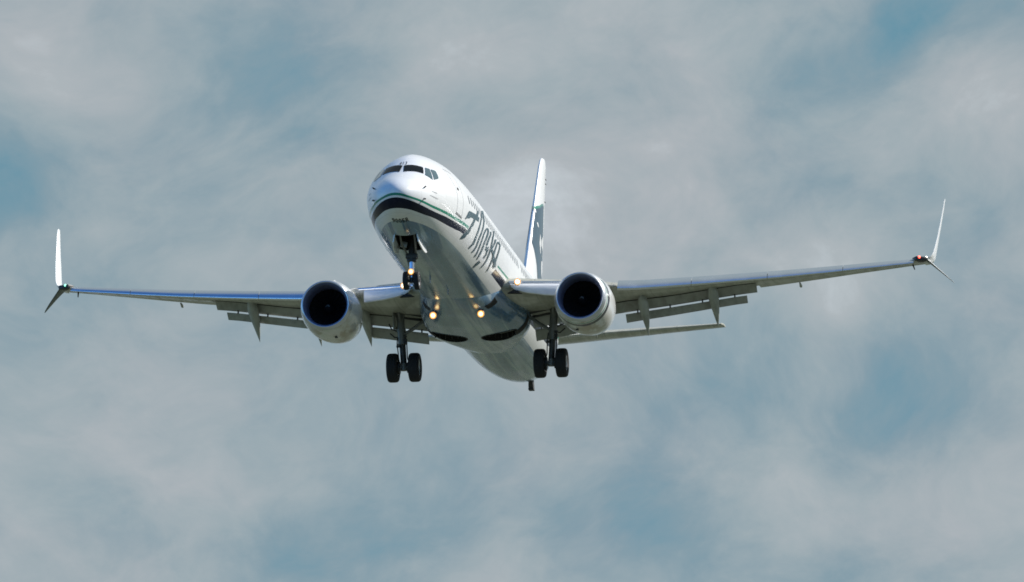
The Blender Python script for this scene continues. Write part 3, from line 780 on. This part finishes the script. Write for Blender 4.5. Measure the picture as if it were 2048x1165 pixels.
def winglet(s, parent):
    # upper blade: stations along the blend, (x, z, LE y, chord)
    stn = [(16.95, 1.255, 24.86, 1.44), (17.12, 1.285, 24.98, 1.38), (17.25, 1.37, 25.12, 1.30), (17.33, 1.55, 25.32, 1.20), (17.38, 1.82, 25.56, 1.10), (17.45, 2.30, 25.94, 0.95), (17.53, 3.0, 26.47, 0.73), (17.60, 3.7, 26.99, 0.54), (17.625, 4.02, 27.25, 0.42), (17.63, 4.10, 27.42, 0.26)]
    bm = bmesh.new(); rings = []
    for i, (x, z, y, c) in enumerate(stn):
        a, b = stn[max(i-1, 0)], stn[min(i+1, len(stn)-1)]
        d = Vector((b[0]-a[0], 0, b[1]-a[1])).normalized(); n = Vector((-d.z, 0, d.x))
        up, lo = [], []
        for k in range(11):
            u = (1-math.cos(PI*k/10))/2; h = yt(u, 0.055)*c; x = stn[i][0]-0.05*u*c*min(1.0, max(0.0, (z-1.3)/0.8))
            up.append(Vector((x, y+u*c, z))+n*h); lo.append(Vector((x, y+u*c, z))-n*h)
        r = up[::-1]+lo[1:-1]
        rings.append([Vector((s*p.x, p.y, p.z)) for p in r])
    loft(bm, rings, True, True, True)
    w = finish(bm, 'winglet', M['white'], parent, 0.7)
    # lower blade
    stn = [(17.05, 1.29, 24.98, 1.00), (17.20, 1.20, 25.20, 0.84), (17.45, 1.01, 25.58, 0.62), (17.75, 0.785, 26.04, 0.42), (17.97, 0.62, 26.45, 0.21), (18.03, 0.575, 26.62, 0.07)]
    bm = bmesh.new(); rings = []
    for i, (x, z, y, c) in enumerate(stn):
        a, b = stn[max(i-1, 0)], stn[min(i+1, len(stn)-1)]
        d = Vector((b[0]-a[0], 0, b[1]-a[1])).normalized(); n = Vector((-d.z, 0, d.x))
        up, lo = [], []
        for k in range(9):
            u = (1-math.cos(PI*k/8))/2; h = yt(u, 0.07)*c
            up.append(Vector((x, y+u*c, z))+n*h); lo.append(Vector((x, y+u*c, z))-n*h)
        rings.append([Vector((s*p.x, p.y, p.z)) for p in up[::-1]+lo[1:-1]])
    loft(bm, rings, True, True, True)
    bmesh.ops.recalc_face_normals(bm, faces=bm.faces)
    for f in bm.faces:
        if f.normal.x*s < 0: f.material_index = 1  # inner faces get the painted shade
    finish(bm, 'lower_winglet', [M['white'], M['blade_shade']], parent, 0.7)

def krueger(s, parent):
    """flap hanging down from the leading edge inboard of the engine"""
    bm = bmesh.new(); rings = []
    for x, dz in ((1.92, 0.10), (2.1, 0.26), (2.5, 0.36), (3.1, 0.44), (3.9, 0.50)):
        y = interp(x, LEX); z = interp(x, ZLE)+0.02
        r = [Vector((s*x, y-0.02, z+0.02)), Vector((s*x, y-0.14, z-0.03)), Vector((s*x, y-0.20, z-0.10)), Vector((s*x, y-0.20, z-dz*0.7)), Vector((s*x, y-0.16, z-dz*0.95)), Vector((s*x, y-0.08, z-dz)),
             Vector((s*x, y-0.04, z-dz*0.93)), Vector((s*x, y-0.10, z-dz*0.6)), Vector((s*x, y-0.08, z-0.1)), Vector((s*x, y+0.04, z-0.03))]
        rings.append(r)
    loft(bm, rings, True, True, True)
    finish(bm, 'leading_edge_flap', M['white'], parent, 0.9)
    bm = bmesh.new(); rings = []                                # bright nose above it
    for x in np.linspace(1.86, 4.3, 7):
        x = float(x); y = interp(x, LEX)-0.02; z = interp(x, ZLE)+0.085
        rings.append([Vector((s*x, y+0.11+0.12*math.cos(a), z+0.085*math.sin(a))) for a in [2*PI*k/14 for k in range(14)]])
    loft(bm, rings, True, True, True); finish(bm, 'leading_edge_nose', M['metal'], parent, 0.9)

def wing(s):
    o = wing_body(s)
    o['label'] = 'left wing of the aircraft' if s > 0 else 'right wing of the aircraft'
    for x0, x1 in ((5.75, 8.43), (8.45, 11.21), (11.23, 13.99), (14.01, 16.62)): slat(s, x0, x1, o)
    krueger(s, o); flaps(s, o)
    canoe(s, 9.02, (21.75, -.15), (24.3, -1.34), 0.21, 0.23, o)
    canoe(s, 6.42, (20.75, -.64), (23.3, -1.78), 0.20, 0.25, o)
    canoe(s, 4.42, (20.6, -.86), (23.1, -1.89), 0.20, 0.25, o)
    winglet(s, o)
    # wing root lamp in the leading edge
    landing_lamp((s*2.20, 16.76, -0.76), FWD, 0.13, o, 'root_landing_light', M['amber'], M['root_lamp'])
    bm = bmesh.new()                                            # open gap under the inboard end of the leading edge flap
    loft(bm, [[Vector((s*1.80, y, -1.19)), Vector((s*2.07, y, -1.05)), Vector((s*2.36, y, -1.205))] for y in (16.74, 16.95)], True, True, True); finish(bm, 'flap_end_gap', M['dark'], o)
    # navigation lamp at the tip
    bm = bmesh.new(); box(bm, (s*16.84, 24.93, 1.225), (0.50, 0.42, 0.17), Matrix.Rotation(s*math.radians(27), 3, 'Z'), 0.05); finish(bm, 'lamp_housing', M['gear_dark'], o)
    bm = bmesh.new(); revolve(bm, (s*16.84, 24.72, 1.27), (0, -1, 0), [(-0.03, 0.06), (0.03, 0.045), (0.06, 0.001)], 14); finish(bm, 'navigation_light', M['red_lamp'] if s > 0 else M['green_lamp'], o)
    if s > 0:
        bm = bmesh.new(); revolve(bm, (s*17.10, 24.92, 1.30), (0, -1, 0), [(-0.03, 0.045), (0.03, 0.035), (0.05, 0.001)], 12); finish(bm, 'strobe_light', M['white_lamp'], o)
    bm = bmesh.new(); tube(bm, [(s*16.5, 25.7, 1.17), (s*16.55, 25.9, 1.02)], [0.035, 0.02], 8); finish(bm, 'fuel_vent_mast', M['gear_dark'], o)
    bm = bmesh.new(); tube(bm, [(s*12.2, 24.5, 0.36), (s*12.2, 24.9, 0.31), (s*12.2, 25.1, 0.37)], [0.03, 0.06, 0.02], 10); finish(bm, 'aileron_hinge_cover', M['fairing'], o)
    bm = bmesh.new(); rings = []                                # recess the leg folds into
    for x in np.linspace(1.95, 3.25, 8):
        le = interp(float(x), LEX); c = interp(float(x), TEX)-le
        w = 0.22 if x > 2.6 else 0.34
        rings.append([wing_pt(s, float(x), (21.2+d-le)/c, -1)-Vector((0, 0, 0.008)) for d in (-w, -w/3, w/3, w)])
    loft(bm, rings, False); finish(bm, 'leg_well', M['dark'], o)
    return o
WING = {s: wing(s) for s in (-1, 1)}

# ---- engines
def engine(s):
    C = Vector((s*4.89-0.07, 15.0, -1.74)); ax = Vector((0, 1, 0.0))
    def sq_(p, t):
        d = p.z-C.z
        return Vector((p.x, p.y+0.05*d, C.z+d*(0.985 if d < 0 else 1.0)))
    m, t, b = new_mat('cowling_paint'); co = obj_co(t); X, Y, Z = t.xyz(co)
    tt = t.math('SUBTRACT', Y, 15.0)
    low = t.math('LESS_THAN', t.math('MULTIPLY_ADD', t.math('SUBTRACT', t.math('MULTIPLY', X, s), 4.83), -0.80, t.math('MULTIPLY', t.math('ADD', Z, 1.73), 1.0)), 0.10)
    def ringb(a, c): return t.math('MULTIPLY', t.math('MULTIPLY', t.math('GREATER_THAN', tt, a), t.math('LESS_THAN', tt, c)), low)
    stain = t.math('MULTIPLY', t.ramp01(Z, -2.0, -2.75), t.ramp01(t.noise(t.scale(co, (1, 0.5, 1)), 1.9, 6, 0.68), 0.40, 0.62))
    c = t.mix(t.math('MULTIPLY', stain, 0.7), (0.70, 0.71, 0.71), (0.30, 0.21, 0.10))
    if s > 0: c = t.mix(ringb(0.30, 0.36), c, TEAL); c = t.mix(ringb(0.43, 0.66), c, NAVY)
    setp(t, b, col=c, rough=t.math('MULTIPLY_ADD', stain, 0.3, 0.25), coat=0.6, coatr=0.05)
    bm = bmesh.new()
    revolve(bm, C, ax, [(0.20, 0.985), (0.35, 1.015), (0.6, 1.055), (1.0, 1.095), (1.5, 1.115), (2.1, 1.10), (2.8, 1.02), (3.4, 0.90), (3.65, 0.86), (3.63, 0.83), (3.2, 0.86), (2.4, 0.95)], 72, False, sq_)
    o = finish(bm, 'engine', m, PLANE, 0.6)
    o['label'] = 'left engine under the wing' if s > 0 else 'right engine under the wing'
    bm = bmesh.new()
    revolve(bm, C, ax, [(0.20, 0.983), (0.12, 0.964), (0.05, 0.940), (0.012, 0.915), (0.0, 0.893), (0.010, 0.868)], 72, False, sq_)
    finish(bm, 'inlet_lip', M['lip_metal'], o, 0.8)
    bm = bmesh.new(); revolve(bm, C, ax, [(0.010, 0.865), (0.05, 0.833), (0.14, 0.797), (0.30, 0.772), (0.6, 0.764), (1.0, 0.772), (1.15, 0.78)], 72, False, sq_)
    finish(bm, 'inlet_duct', M['duct'], o, 0.8)
    bm = bmesh.new()                                            # fan: a backing disc and 24 twisted blades
    revolve(bm, C, ax, [(1.16, 0.775), (1.165, 0.001)], 48, False)
    for k in range(24):
        a = 2*PI*k/24; rings = []
        for r, tw, ch in ((0.22, 0.45, 0.13), (0.40, 0.75, 0.19), (0.60, 0.98, 0.24), (0.765, 1.10, 0.27)):
            e = Vector((math.cos(a), 0, math.sin(a))); tg = Vector((-math.sin(a), 0, math.cos(a)))
            d = Vector((0, math.cos(tw), 0))+tg*math.sin(tw)
            nn = d.cross(e).normalized()
            p = C+Vector((0, 1.0, 0))+e*r
            rings.append([p-d*ch/2, p+nn*0.012, p+d*ch/2, p-nn*0.012])
        loft(bm, rings, True, True, True)
    finish(bm, 'fan', M['fan'], o, 0.6)
    bm = bmesh.new(); revolve(bm, C, ax, [(0.62, 0.001), (0.66, 0.05), (0.80, 0.14), (1.0, 0.225), (1.1, 0.24)], 28); finish(bm, 'spinner', M['fan'], o)
    bm = bmesh.new(); q = []                                    # white comma on the spinner
    for k in range(9):
        a = 0.5+k*0.28; w = 0.05*math.sin(PI*(k+0.5)/9)+0.008
        rr = 0.06+0.008*k; yy = 0.66+(rr-0.05)*1.55-0.012
        q.append([C+Vector(((rr-w/2)*math.cos(a), yy-0.02, (rr-w/2)*math.sin(a))), C+Vector(((rr+w/2)*math.cos(a), yy+0.02, (rr+w/2)*math.sin(a)))])
    loft(bm, q, False); finish(bm, 'spinner_mark', M['gear'], o)
    bm = bmesh.new(); revolve(bm, C+Vector((0, 0, 0.02)), ax, [(2.6, 0.66), (3.4, 0.60), (4.2, 0.44), (4.35, 0.40), (4.33, 0.37), (3.6, 0.42)], 40); finish(bm, 'exhaust_nozzle', M['dull_metal'], o)
    bm = bmesh.new(); revolve(bm, C+Vector((0, 0, 0.02)), ax, [(3.7, 0.30), (4.3, 0.25), (4.8, 0.12), (5.0, 0.001)], 30); finish(bm, 'exhaust_plug', M['dull_metal'], o)
    # pylon
    bm = bmesh.new(); rings = []
    for y, zt, zb, w in ((15.9, -0.66, -0.90, 0.02), (16.5, -0.52, -0.95, 0.12), (17.4, -0.46, -1.0, 0.19), (18.4, -0.45, -1.0, 0.21), (19.6, -0.60, -1.25, 0.20), (20.6, -0.75, -1.30, 0.12), (21.3, -0.80, -1.05, 0.03)):
        rings.append([Vector((s*4.83+w*cx, y, zb+(zt-zb)*cz)) for cx, cz in ((-1, 0), (-1, 0.5), (-0.8, 0.85), (0, 1), (0.8, 0.85), (1, 0.5), (1, 0))])
    loft(bm, rings, True, True, True); finish(bm, 'pylon', M['white'], o, 0.7)
    # strake on the inboard shoulder
    a = math.radians(42); px = -s*math.cos(a); pz = math.sin(a)
    bm = bmesh.new(); base = C+Vector((px*1.085, 0.95, pz*1.085)); nrm = Vector((px, 0, pz))
    slab(bm, [base, base+Vector((0, 0.9, 0)), base+Vector((0, 0.9, 0))+nrm*0.26, base+Vector((0, 0.45, 0))+nrm*0.2], 0.02)
    finish(bm, 'nacelle_strake', M['white'], o)
    bm = bmesh.new(); box(bm, C+Vector((-s*0.25, 1.1, -1.085)), (0.10, 0.16, 0.04), None, 0.01); finish(bm, 'drain_port', M['gear_dark'], o)
    return o
ENG = {s: engine(s) for s in (-1, 1)}

# ---- landing gear
def wheel(c, r, w, parent, rim_side):
    """tyre and rim, axle along X"""
    c = Vector(c); bm = bmesh.new()
    pr = [(-0.36, 0.55), (-0.47, 0.66), (-0.50, 0.80), (-0.46, 0.915), (-0.34, 0.985), (-0.17, 1.0), (-0.15, 0.992), (-0.13, 1.0), (0, 1.0), (0.13, 1.0), (0.15, 0.992), (0.17, 1.0), (0.34, 0.985), (0.46, 0.915), (0.50, 0.80), (0.47, 0.66), (0.36, 0.55)]
    revolve(bm, c, (1, 0, 0), [(a*w, b*r) for a, b in pr], 48, True)
    finish(bm, 'tyre', M['tyre'], parent, 0.9)
    bm = bmesh.new()
    revolve(bm, c, (1, 0, 0), [(-0.33*w, 0.001), (-0.33*w, 0.20*r), (-0.20*w, 0.24*r), (-0.22*w, 0.46*r), (-0.38*w, 0.52*r), (-0.38*w, 0.57*r), (0.38*w, 0.57*r), (0.38*w, 0.52*r), (0.22*w, 0.46*r), (0.20*w, 0.24*r), (0.33*w, 0.20*r), (0.33*w, 0.001)], 32)
    finish(bm, 'rim', M['rim'], parent, 0.5)

def main_gear(s):
    Y0 = 21.2; X0 = s*2.87; ZA = -3.12
    bm = bmesh.new()
    top = Vector((s*3.02, Y0-0.05, -0.85)); ax = Vector((X0, Y0, ZA))
    def at(u): return top+(ax-top)*u
    rod(bm, [at(0), at(0.10), at(0.34), at(0.36), at(0.58), at(0.60)], [0.19, 0.155, 0.185, 0.16, 0.18], 20)
    # trunnion beam and the drag links
    tube(bm, [at(0.06)+Vector((0, -0.55, 0.12)), at(0.06)+Vector((0, 0.75, 0.12))], 0.10, 12)
    tube(bm, [at(0.30)+Vector((0, 0.05, 0)), at(0.02)+Vector((0, -0.62, 0.1))], 0.05, 10)
    o = finish(bm, 'main_landing_gear', M['gear'], PLANE, 0.5)
    o['label'] = 'left main landing gear, lowered' if s > 0 else 'right main landing gear, lowered'
    bm = bmesh.new(); rod(bm, [at(0.58), at(0.97)], [0.115], 18); finish(bm, 'piston', M['gear_dark'], o)
    bm = bmesh.new(); tube(bm, [ax+Vector((-0.58, 0, 0)), ax+Vector((0.58, 0, 0))], 0.075, 14); rod(bm, [at(0.93), ax+Vector((0, 0, -0.12))], [0.125], 16); finish(bm, 'axle', M['gear'], o)
    for dx in (-0.425, 0.425): wheel((X0+dx, Y0, ZA), 0.567, 0.43, o, s)
    for dx in (-0.24, 0.24):
        bm = bmesh.new(); revolve(bm, (X0+dx, Y0, ZA), (1, 0, 0), [(-0.11, 0.001), (-0.11, 0.20), (-0.04, 0.24), (0.09, 0.24), (0.10, 0.001)], 24); finish(bm, 'brake', M['gear_dark'], o)
    # torque links behind the leg
    bm = bmesh.new(); a = at(0.60)+Vector((0, 0.14, 0)); e = at(0.78)+Vector((0, 0.48, 0)); c = at(0.955)+Vector((0, 0.12, 0))
    for p, q in ((a, e), (c, e)):
        slab(bm, [p+Vector((-0.11, 0, 0)), p+Vector((0.11, 0, 0)), q+Vector((0.06, 0, 0)), q+Vector((-0.06, 0, 0))], 0.05)
    finish(bm, 'torque_link', M['gear'], o)
    # folding side brace towards the body
    bm = bmesh.new(); tube(bm, [at(0.45), Vector((s*2.45, Y0-0.02, -1.58)), Vector((s*1.95, Y0-0.05, -1.20))], [0.06, 0.075, 0.06], 12); finish(bm, 'side_brace', M['gear'], o)
    bm = bmesh.new(); tube(bm, [Vector((s*1.9, Y0-0.1, -1.16)), at(0.04)+Vector((0, 0.02, 0.02))], 0.07, 12); tube(bm, [Vector((s*2.0, Y0+0.1, -1.30)), at(0.12)+Vector((0, 0.1, 0))], 0.045, 10); finish(bm, 'walking_beam', M['gear_dark'], o)
    # actuator links on the outboard side and hoses
    bm = bmesh.new(); tube(bm, [at(0.40), Vector((s*3.36, Y0+0.05, -1.58)), Vector((s*3.46, Y0+0.1, -1.36))], [0.035, 0.03, 0.03], 8); tube(bm, [at(0.46), Vector((s*3.22, Y0+0.06, -1.92)), Vector((s*3.42, Y0+0.1, -1.74))], [0.028]*3, 8); finish(bm, 'door_link', M['gear_dark'], o)
    # door on the leg
    bm = bmesh.new()
    q = [Vector((s*3.26, Y0-0.28, -0.98)), Vector((s*3.26, Y0+0.42, -0.98)), Vector((s*3.24, Y0+0.36, -1.62)), Vector((s*3.24, Y0-0.22, -1.62))]
    slab(bm, q, 0.035); finish(bm, 'gear_door', M['fairing'], o)
    for k, dx in enumerate((-0.2, 0.2)):
        bm = bmesh.new(); pts = [at(0.48)+Vector((dx*0.8, -0.08, 0)), at(0.60)+Vector((dx*0.95, -0.10, 0)), at(0.72)+Vector((dx*0.9, -0.06, 0)), at(0.85)+Vector((dx*0.85, -0.05, 0)), ax+Vector((dx*1.1, -0.05, 0.16))]
        tube(bm, pts, 0.022, 8); finish(bm, 'brake_hose', M['hose'], o)
    bm = bmesh.new()
    for u in (0.47, 0.53, 0.58, 0.64): box(bm, at(u)+Vector((0.15*(1 if int(u*100) % 2 else -1), -0.12, 0)), (0.14, 0.10, 0.09), None, 0.02)
    finish(bm, 'valve_block', M['gear_dark'], o)
    return o
for s in (-1, 1): main_gear(s)

def nose_gear():
    Y0 = 4.10; ZA = -3.10
    top = Vector((0, Y0+0.10, -1.55)); ax = Vector((0, Y0, ZA))
    def at(u): return top+(ax-top)*u
    bm = bmesh.new()
    rod(bm, [at(0), at(0.22), at(0.50), at(0.52)], [0.11, 0.125, 0.15], 18)
    box(bm, at(0.40)+Vector((0, 0, 0)), (0.44, 0.26, 0.20), None, 0.03)
    box(bm, at(0.50), (0.34, 0.24, 0.12), None, 0.03)
    o = finish(bm, 'nose_landing_gear', M['gear_dark'], PLANE, 0.5)
    bm = bmesh.new(); rod(bm, [at(0.50), at(0.93)], [0.085], 18); finish(bm, 'piston', M['chrome'], o)
    bm = bmesh.new(); tube(bm, [ax+Vector((-0.30, 0, 0)), ax+Vector((0.30, 0, 0))], 0.055, 12); rod(bm, [at(0.90), ax+Vector((0, 0, -0.07))], [0.085], 14); finish(bm, 'axle', M['gear_dark'], o)
    for dx in (-0.205, 0.205): wheel((dx, Y0, ZA), 0.345, 0.20, o, 1)
    bm = bmesh.new(); a = at(0.55)+Vector((0, 0.09, 0)); e = at(0.72)+Vector((0, 0.34, 0)); c = at(0.92)+Vector((0, 0.08, 0))
    for p, q in ((a, e), (c, e)): slab(bm, [p+Vector((-0.09, 0, 0)), p+Vector((0.09, 0, 0)), q+Vector((0.05, 0, 0)), q+Vector((-0.05, 0, 0))], 0.04)
    finish(bm, 'torque_link', M['rim'], o)
    bm = bmesh.new()
    for dx in (-0.16, 0.16): tube(bm, [at(0.36)+Vector((dx, 0, 0)), Vector((dx*1.6, Y0-0.75, -1.85)), Vector((dx*1.7, Y0-1.35, -1.40))], [0.035, 0.04, 0.035], 10)
    finish(bm, 'drag_brace', M['gear'], o)
    landing_lamp(at(0.80)+Vector((0, -0.17, 0.0)), FWD, 0.115, o, 'taxi_light')
    # bay lining
    bm = bmesh.new()
    y0, y1 = BAY_Y0+0.0, BAY_Y1
    lo = []; hi = []
    for (y, a) in [(y0, -PI/2-BAY_H), (y0, -PI/2), (y0, -PI/2+BAY_H), ((y0+y1)/2, -PI/2+BAY_H), (y1, -PI/2+BAY_H), (y1, -PI/2), (y1, -PI/2-BAY_H), ((y0+y1)/2, -PI/2-BAY_H)]:
        p = on_skin(y, a, -0.002); lo.append(p); hi.append(Vector((p.x, p.y, -0.95)))
    loft(bm, [hi, lo], True, True, False); finish(bm, 'gear_bay', M['dark'], o, 0.5)
    bm = bmesh.new(); box(bm, (-0.28, Y0-0.1, -1.75), (0.26, 0.05, 0.22), Matrix.Rotation(0.2, 3, 'Y'), 0.02); finish(bm, 'bay_panel', M['rim'], o)
    for sd in (-1, 1):
        bm = bmesh.new(); rings = []
        for k in range(9):
            y = BAY_Y0+0.03+(1.66)*k/8; hgt = 0.40*math.sin(PI*min(1, 0.18+0.75*k/8))**0.5
            p = on_skin(y, -PI/2+sd*BAY_H, 0.0)
            o_ = Vector((sd*0.20, 0, -1)).normalized()
            n_ = Vector((sd, 0, 0.20)).normalized()*0.02
            rings.append([p+n_, p+n_+o_*hgt*0.5, p+n_+o_*hgt, p-n_+o_*hgt, p-n_+o_*hgt*0.5, p-n_])
        loft(bm, rings, True, True, True); finish(bm, 'gear_door', M['white'], o, 0.5)
    return o
NG = nose_gear()
NG['label'] = 'nose landing gear with a lit taxi lamp'

# ---- tail
def tail_surface(stn, t, n=12):
    """stn: (point of the leading edge, chord, thickness axis)"""
    rings = []
    for p, c, ax in stn:
        p = Vector(p); ax = Vector(ax); up, lo = [], []
        for k in range(n+1):
            u = (1-math.cos(PI*k/n))/2; h = yt(u, t)*c[0] if isinstance(c, tuple) else yt(u, t)*c
            d = Vector((0, 1, 0)) if not isinstance(c, tuple) else Vector((0, c[1], c[2])).normalized()
            cc = c[0] if isinstance(c, tuple) else c
            up.append(p+d*(u*cc)+ax*h); lo.append(p+d*(u*cc)-ax*h)
        rings.append(up[::-1]+lo[1:-1])
    return rings
FINLE = [(1.5, 33.4), (3.53, 35.12), (8.7, 39.45), (8.93, 39.9), (9.0, 40.3)]
FINTE = [(1.5, 39.3), (4.0, 39.9), (8.8, 41.25), (9.0, 41.1)]
def fin_x(y, z):
    le, te = interp(z, FINLE), interp(z, FINTE); u = min(1, max(0.0, (y-le)/(te-le)))
    return yt(u, 0.10)*(te-le)
def fin():
    bm = bmesh.new()
    stn = []
    for z in (1.5, 2.4, 3.4, 4.5, 6, 7.5, 8.5, 8.8, 8.93, 9.0):
        le, te = interp(z, FINLE), interp(z, FINTE); stn.append(((0, le, z), te-le, (1, 0, 0)))
    loft(bm, tail_surface(stn, 0.10, 20), True, False, True)
    o = finish(bm, 'vertical_stabilizer', M['white'], PLANE, 0.7)
    bm = bmesh.new(); rings = []                                # dorsal fin
    for y, z, w in ((29.8, 1.98, 0.02), (31.5, 2.08, 0.05), (33, 2.25, 0.08), (34.0, 2.5, 0.09), (34.8, 2.5, 0.06)):
        rings.append([Vector((-w, y, 1.7)), Vector((-w*0.6, y, z-0.15)), Vector((0, y, z)), Vector((w*0.6, y, z-0.15)), Vector((w, y, 1.7))])
    loft(bm, rings, True, True, True); finish(bm, 'dorsal_fin', M['white'], o)
    def patch(name, poly, mat, off):
        for sd in (1, -1):
            b2 = bmesh.new(); f = b2.faces.new([b2.verts.new((0, y, z)) for y, z in poly]); bmesh.ops.triangulate(b2, faces=[f])
            for z in np.arange(3.0, 7.2, 0.15): bmesh.ops.bisect_plane(b2, geom=b2.verts[:]+b2.edges[:]+b2.faces[:], plane_co=(0, 0, z), plane_no=(0, 0, 1))
            for y in np.arange(36.0, 40.2, 0.2): bmesh.ops.bisect_plane(b2, geom=b2.verts[:]+b2.edges[:]+b2.faces[:], plane_co=(0, y, 0), plane_no=(0, 1, 0))
            for v in b2.verts: v.co.x = sd*(fin_x(v.co.y, v.co.z)+off)
            finish(b2, name, mat, o)
    patch('tail_emblem', [(37.42, 6.31), (38.41, 6.58), (38.77, 6.72), (39.41, 6.85), (39.86, 6.83), (39.84, 6.56), (39.75, 6.17), (39.8, 5.63), (39.68, 5.0), (39.55, 4.3), (39.40, 3.6), (39.25, 2.9), (36.9, 2.9), (37.01, 3.35), (36.68, 3.83), (36.43, 4.2), (36.53, 4.41), (36.19, 4.69), (36.37, 4.88), (36.66, 5.3), (37.31, 6.05)], M['tail_blue'], 0.008)
    patch('emblem_border', [(37.42, 6.31), (37.51, 6.45), (38.32, 6.63), (38.78, 6.79), (39.41, 6.93), (39.95, 6.92), (39.86, 6.81), (39.41, 6.83), (38.77, 6.70), (38.41, 6.56)], M['teal'], 0.012)
    for q in ([(38.09, 5.43), (38.35, 5.27), (38.55, 5.13), (38.24, 4.85), (38.28, 4.63), (38.05, 4.61), (37.88, 4.78), (37.73, 4.97), (37.95, 5.24)],
              [(39.16, 5.5), (39.61, 5.52), (39.52, 5.1), (39.04, 4.88), (38.96, 5.02), (38.6, 5.02), (38.7, 5.26)],
              [(38.71, 4.68), (38.98, 4.62), (38.76, 4.57)], [(37.35, 5.75), (37.57, 5.78), (37.72, 5.61), (37.47, 5.59)],
              [(38.54, 4.38), (39.38, 4.53), (39.33, 4.1), (38.9, 3.74), (38.73, 3.85), (38.43, 4.12)]):
        patch('emblem_patch', q, M['white'], 0.014)
    for z in (8.3, 8.1, 7.3):
        y = interp(z, FINTE); bm = bmesh.new(); tube(bm, [(0, y-0.05, z), (0, y+0.22, z)], 0.018, 6); finish(bm, 'static_wick', M['hose'], o)
    # rudder line
    bm = bmesh.new(); rings = []
    for z in np.linspace(2.6, 8.6, 14):
        z = float(z); le, te = interp(z, FINLE), interp(z, FINTE); y = te-(te-le)*0.30
        rings.append([Vector((fin_x(y-0.02, z)+0.016, y-0.02, z)), Vector((fin_x(y+0.02, z)+0.016, y+0.02, z))])
    loft(bm, rings, False); finish(bm, 'rudder_seam', M['seam'], o)
    return o
fin()
def hstab(s):
    stn = []
    for k in range(9):
        u = k/8; x = 0.35+6.82*u
        y0 = 36.55+(41.0-36.55)*u; y1 = 40.65+(42.19-40.65)*u
        z0 = 0.86+(2.04-0.86)*u; z1 = 1.30+(2.11-1.30)*u
        stn.append(((s*x, y0, z0), (math.hypot(y1-y0, z1-z0), y1-y0, z1-z0), (0, 0, 1)))
    stn.append(((s*7.24, 41.35, 2.08), (0.75, 0.75, 0.02), (0, 0, 1)))
    bm = bmesh.new(); loft(bm, tail_surface(stn, 0.10), True, True, True)
    o = finish(bm, 'horizontal_stabilizer', M['wing_grey'], PLANE, 0.7)
    o['label'] = 'left tailplane' if s > 0 else 'right tailplane'
    bm = bmesh.new(); rings = []                                # elevator hinge line underneath
    for k in range(1, 9):
        p, c, _ = stn[k]; p = Vector(p); d = Vector((0, c[1], c[2])).normalized(); u = 0.68
        q = p+d*(u*c[0])-Vector((0, 0, yt(u, 0.10)*c[0]+0.006)); rings.append([q-d*0.015, q+d*0.015])
    loft(bm, rings, False); finish(bm, 'elevator_seam', M['seam'], o)
    return o
for s in (-1, 1): hstab(s)

# tail skid
zs = float(ZB(35.6))
bm = bmesh.new(); rings = []
for z, y, l, w in ((zs+0.1, 35.3, 0.55, 0.07), (zs-0.22, 35.42, 0.42, 0.095), (zs-0.34, 35.50, 0.34, 0.10)):
    rings.append([Vector((0.12+w*a, y+l*b_, z)) for a, b_ in ((-1, 0), (1, 0), (1, 1), (-1, 1))])
loft(bm, rings, True, True, True)
SK = finish(bm, 'tail_skid', M['gear_dark'], PLANE)
bm = bmesh.new(); box(bm, (0.12, 35.65, zs-0.36), (0.22, 0.36, 0.06), None, 0.015); finish(bm, 'skid_shoe', M['hose'], SK)
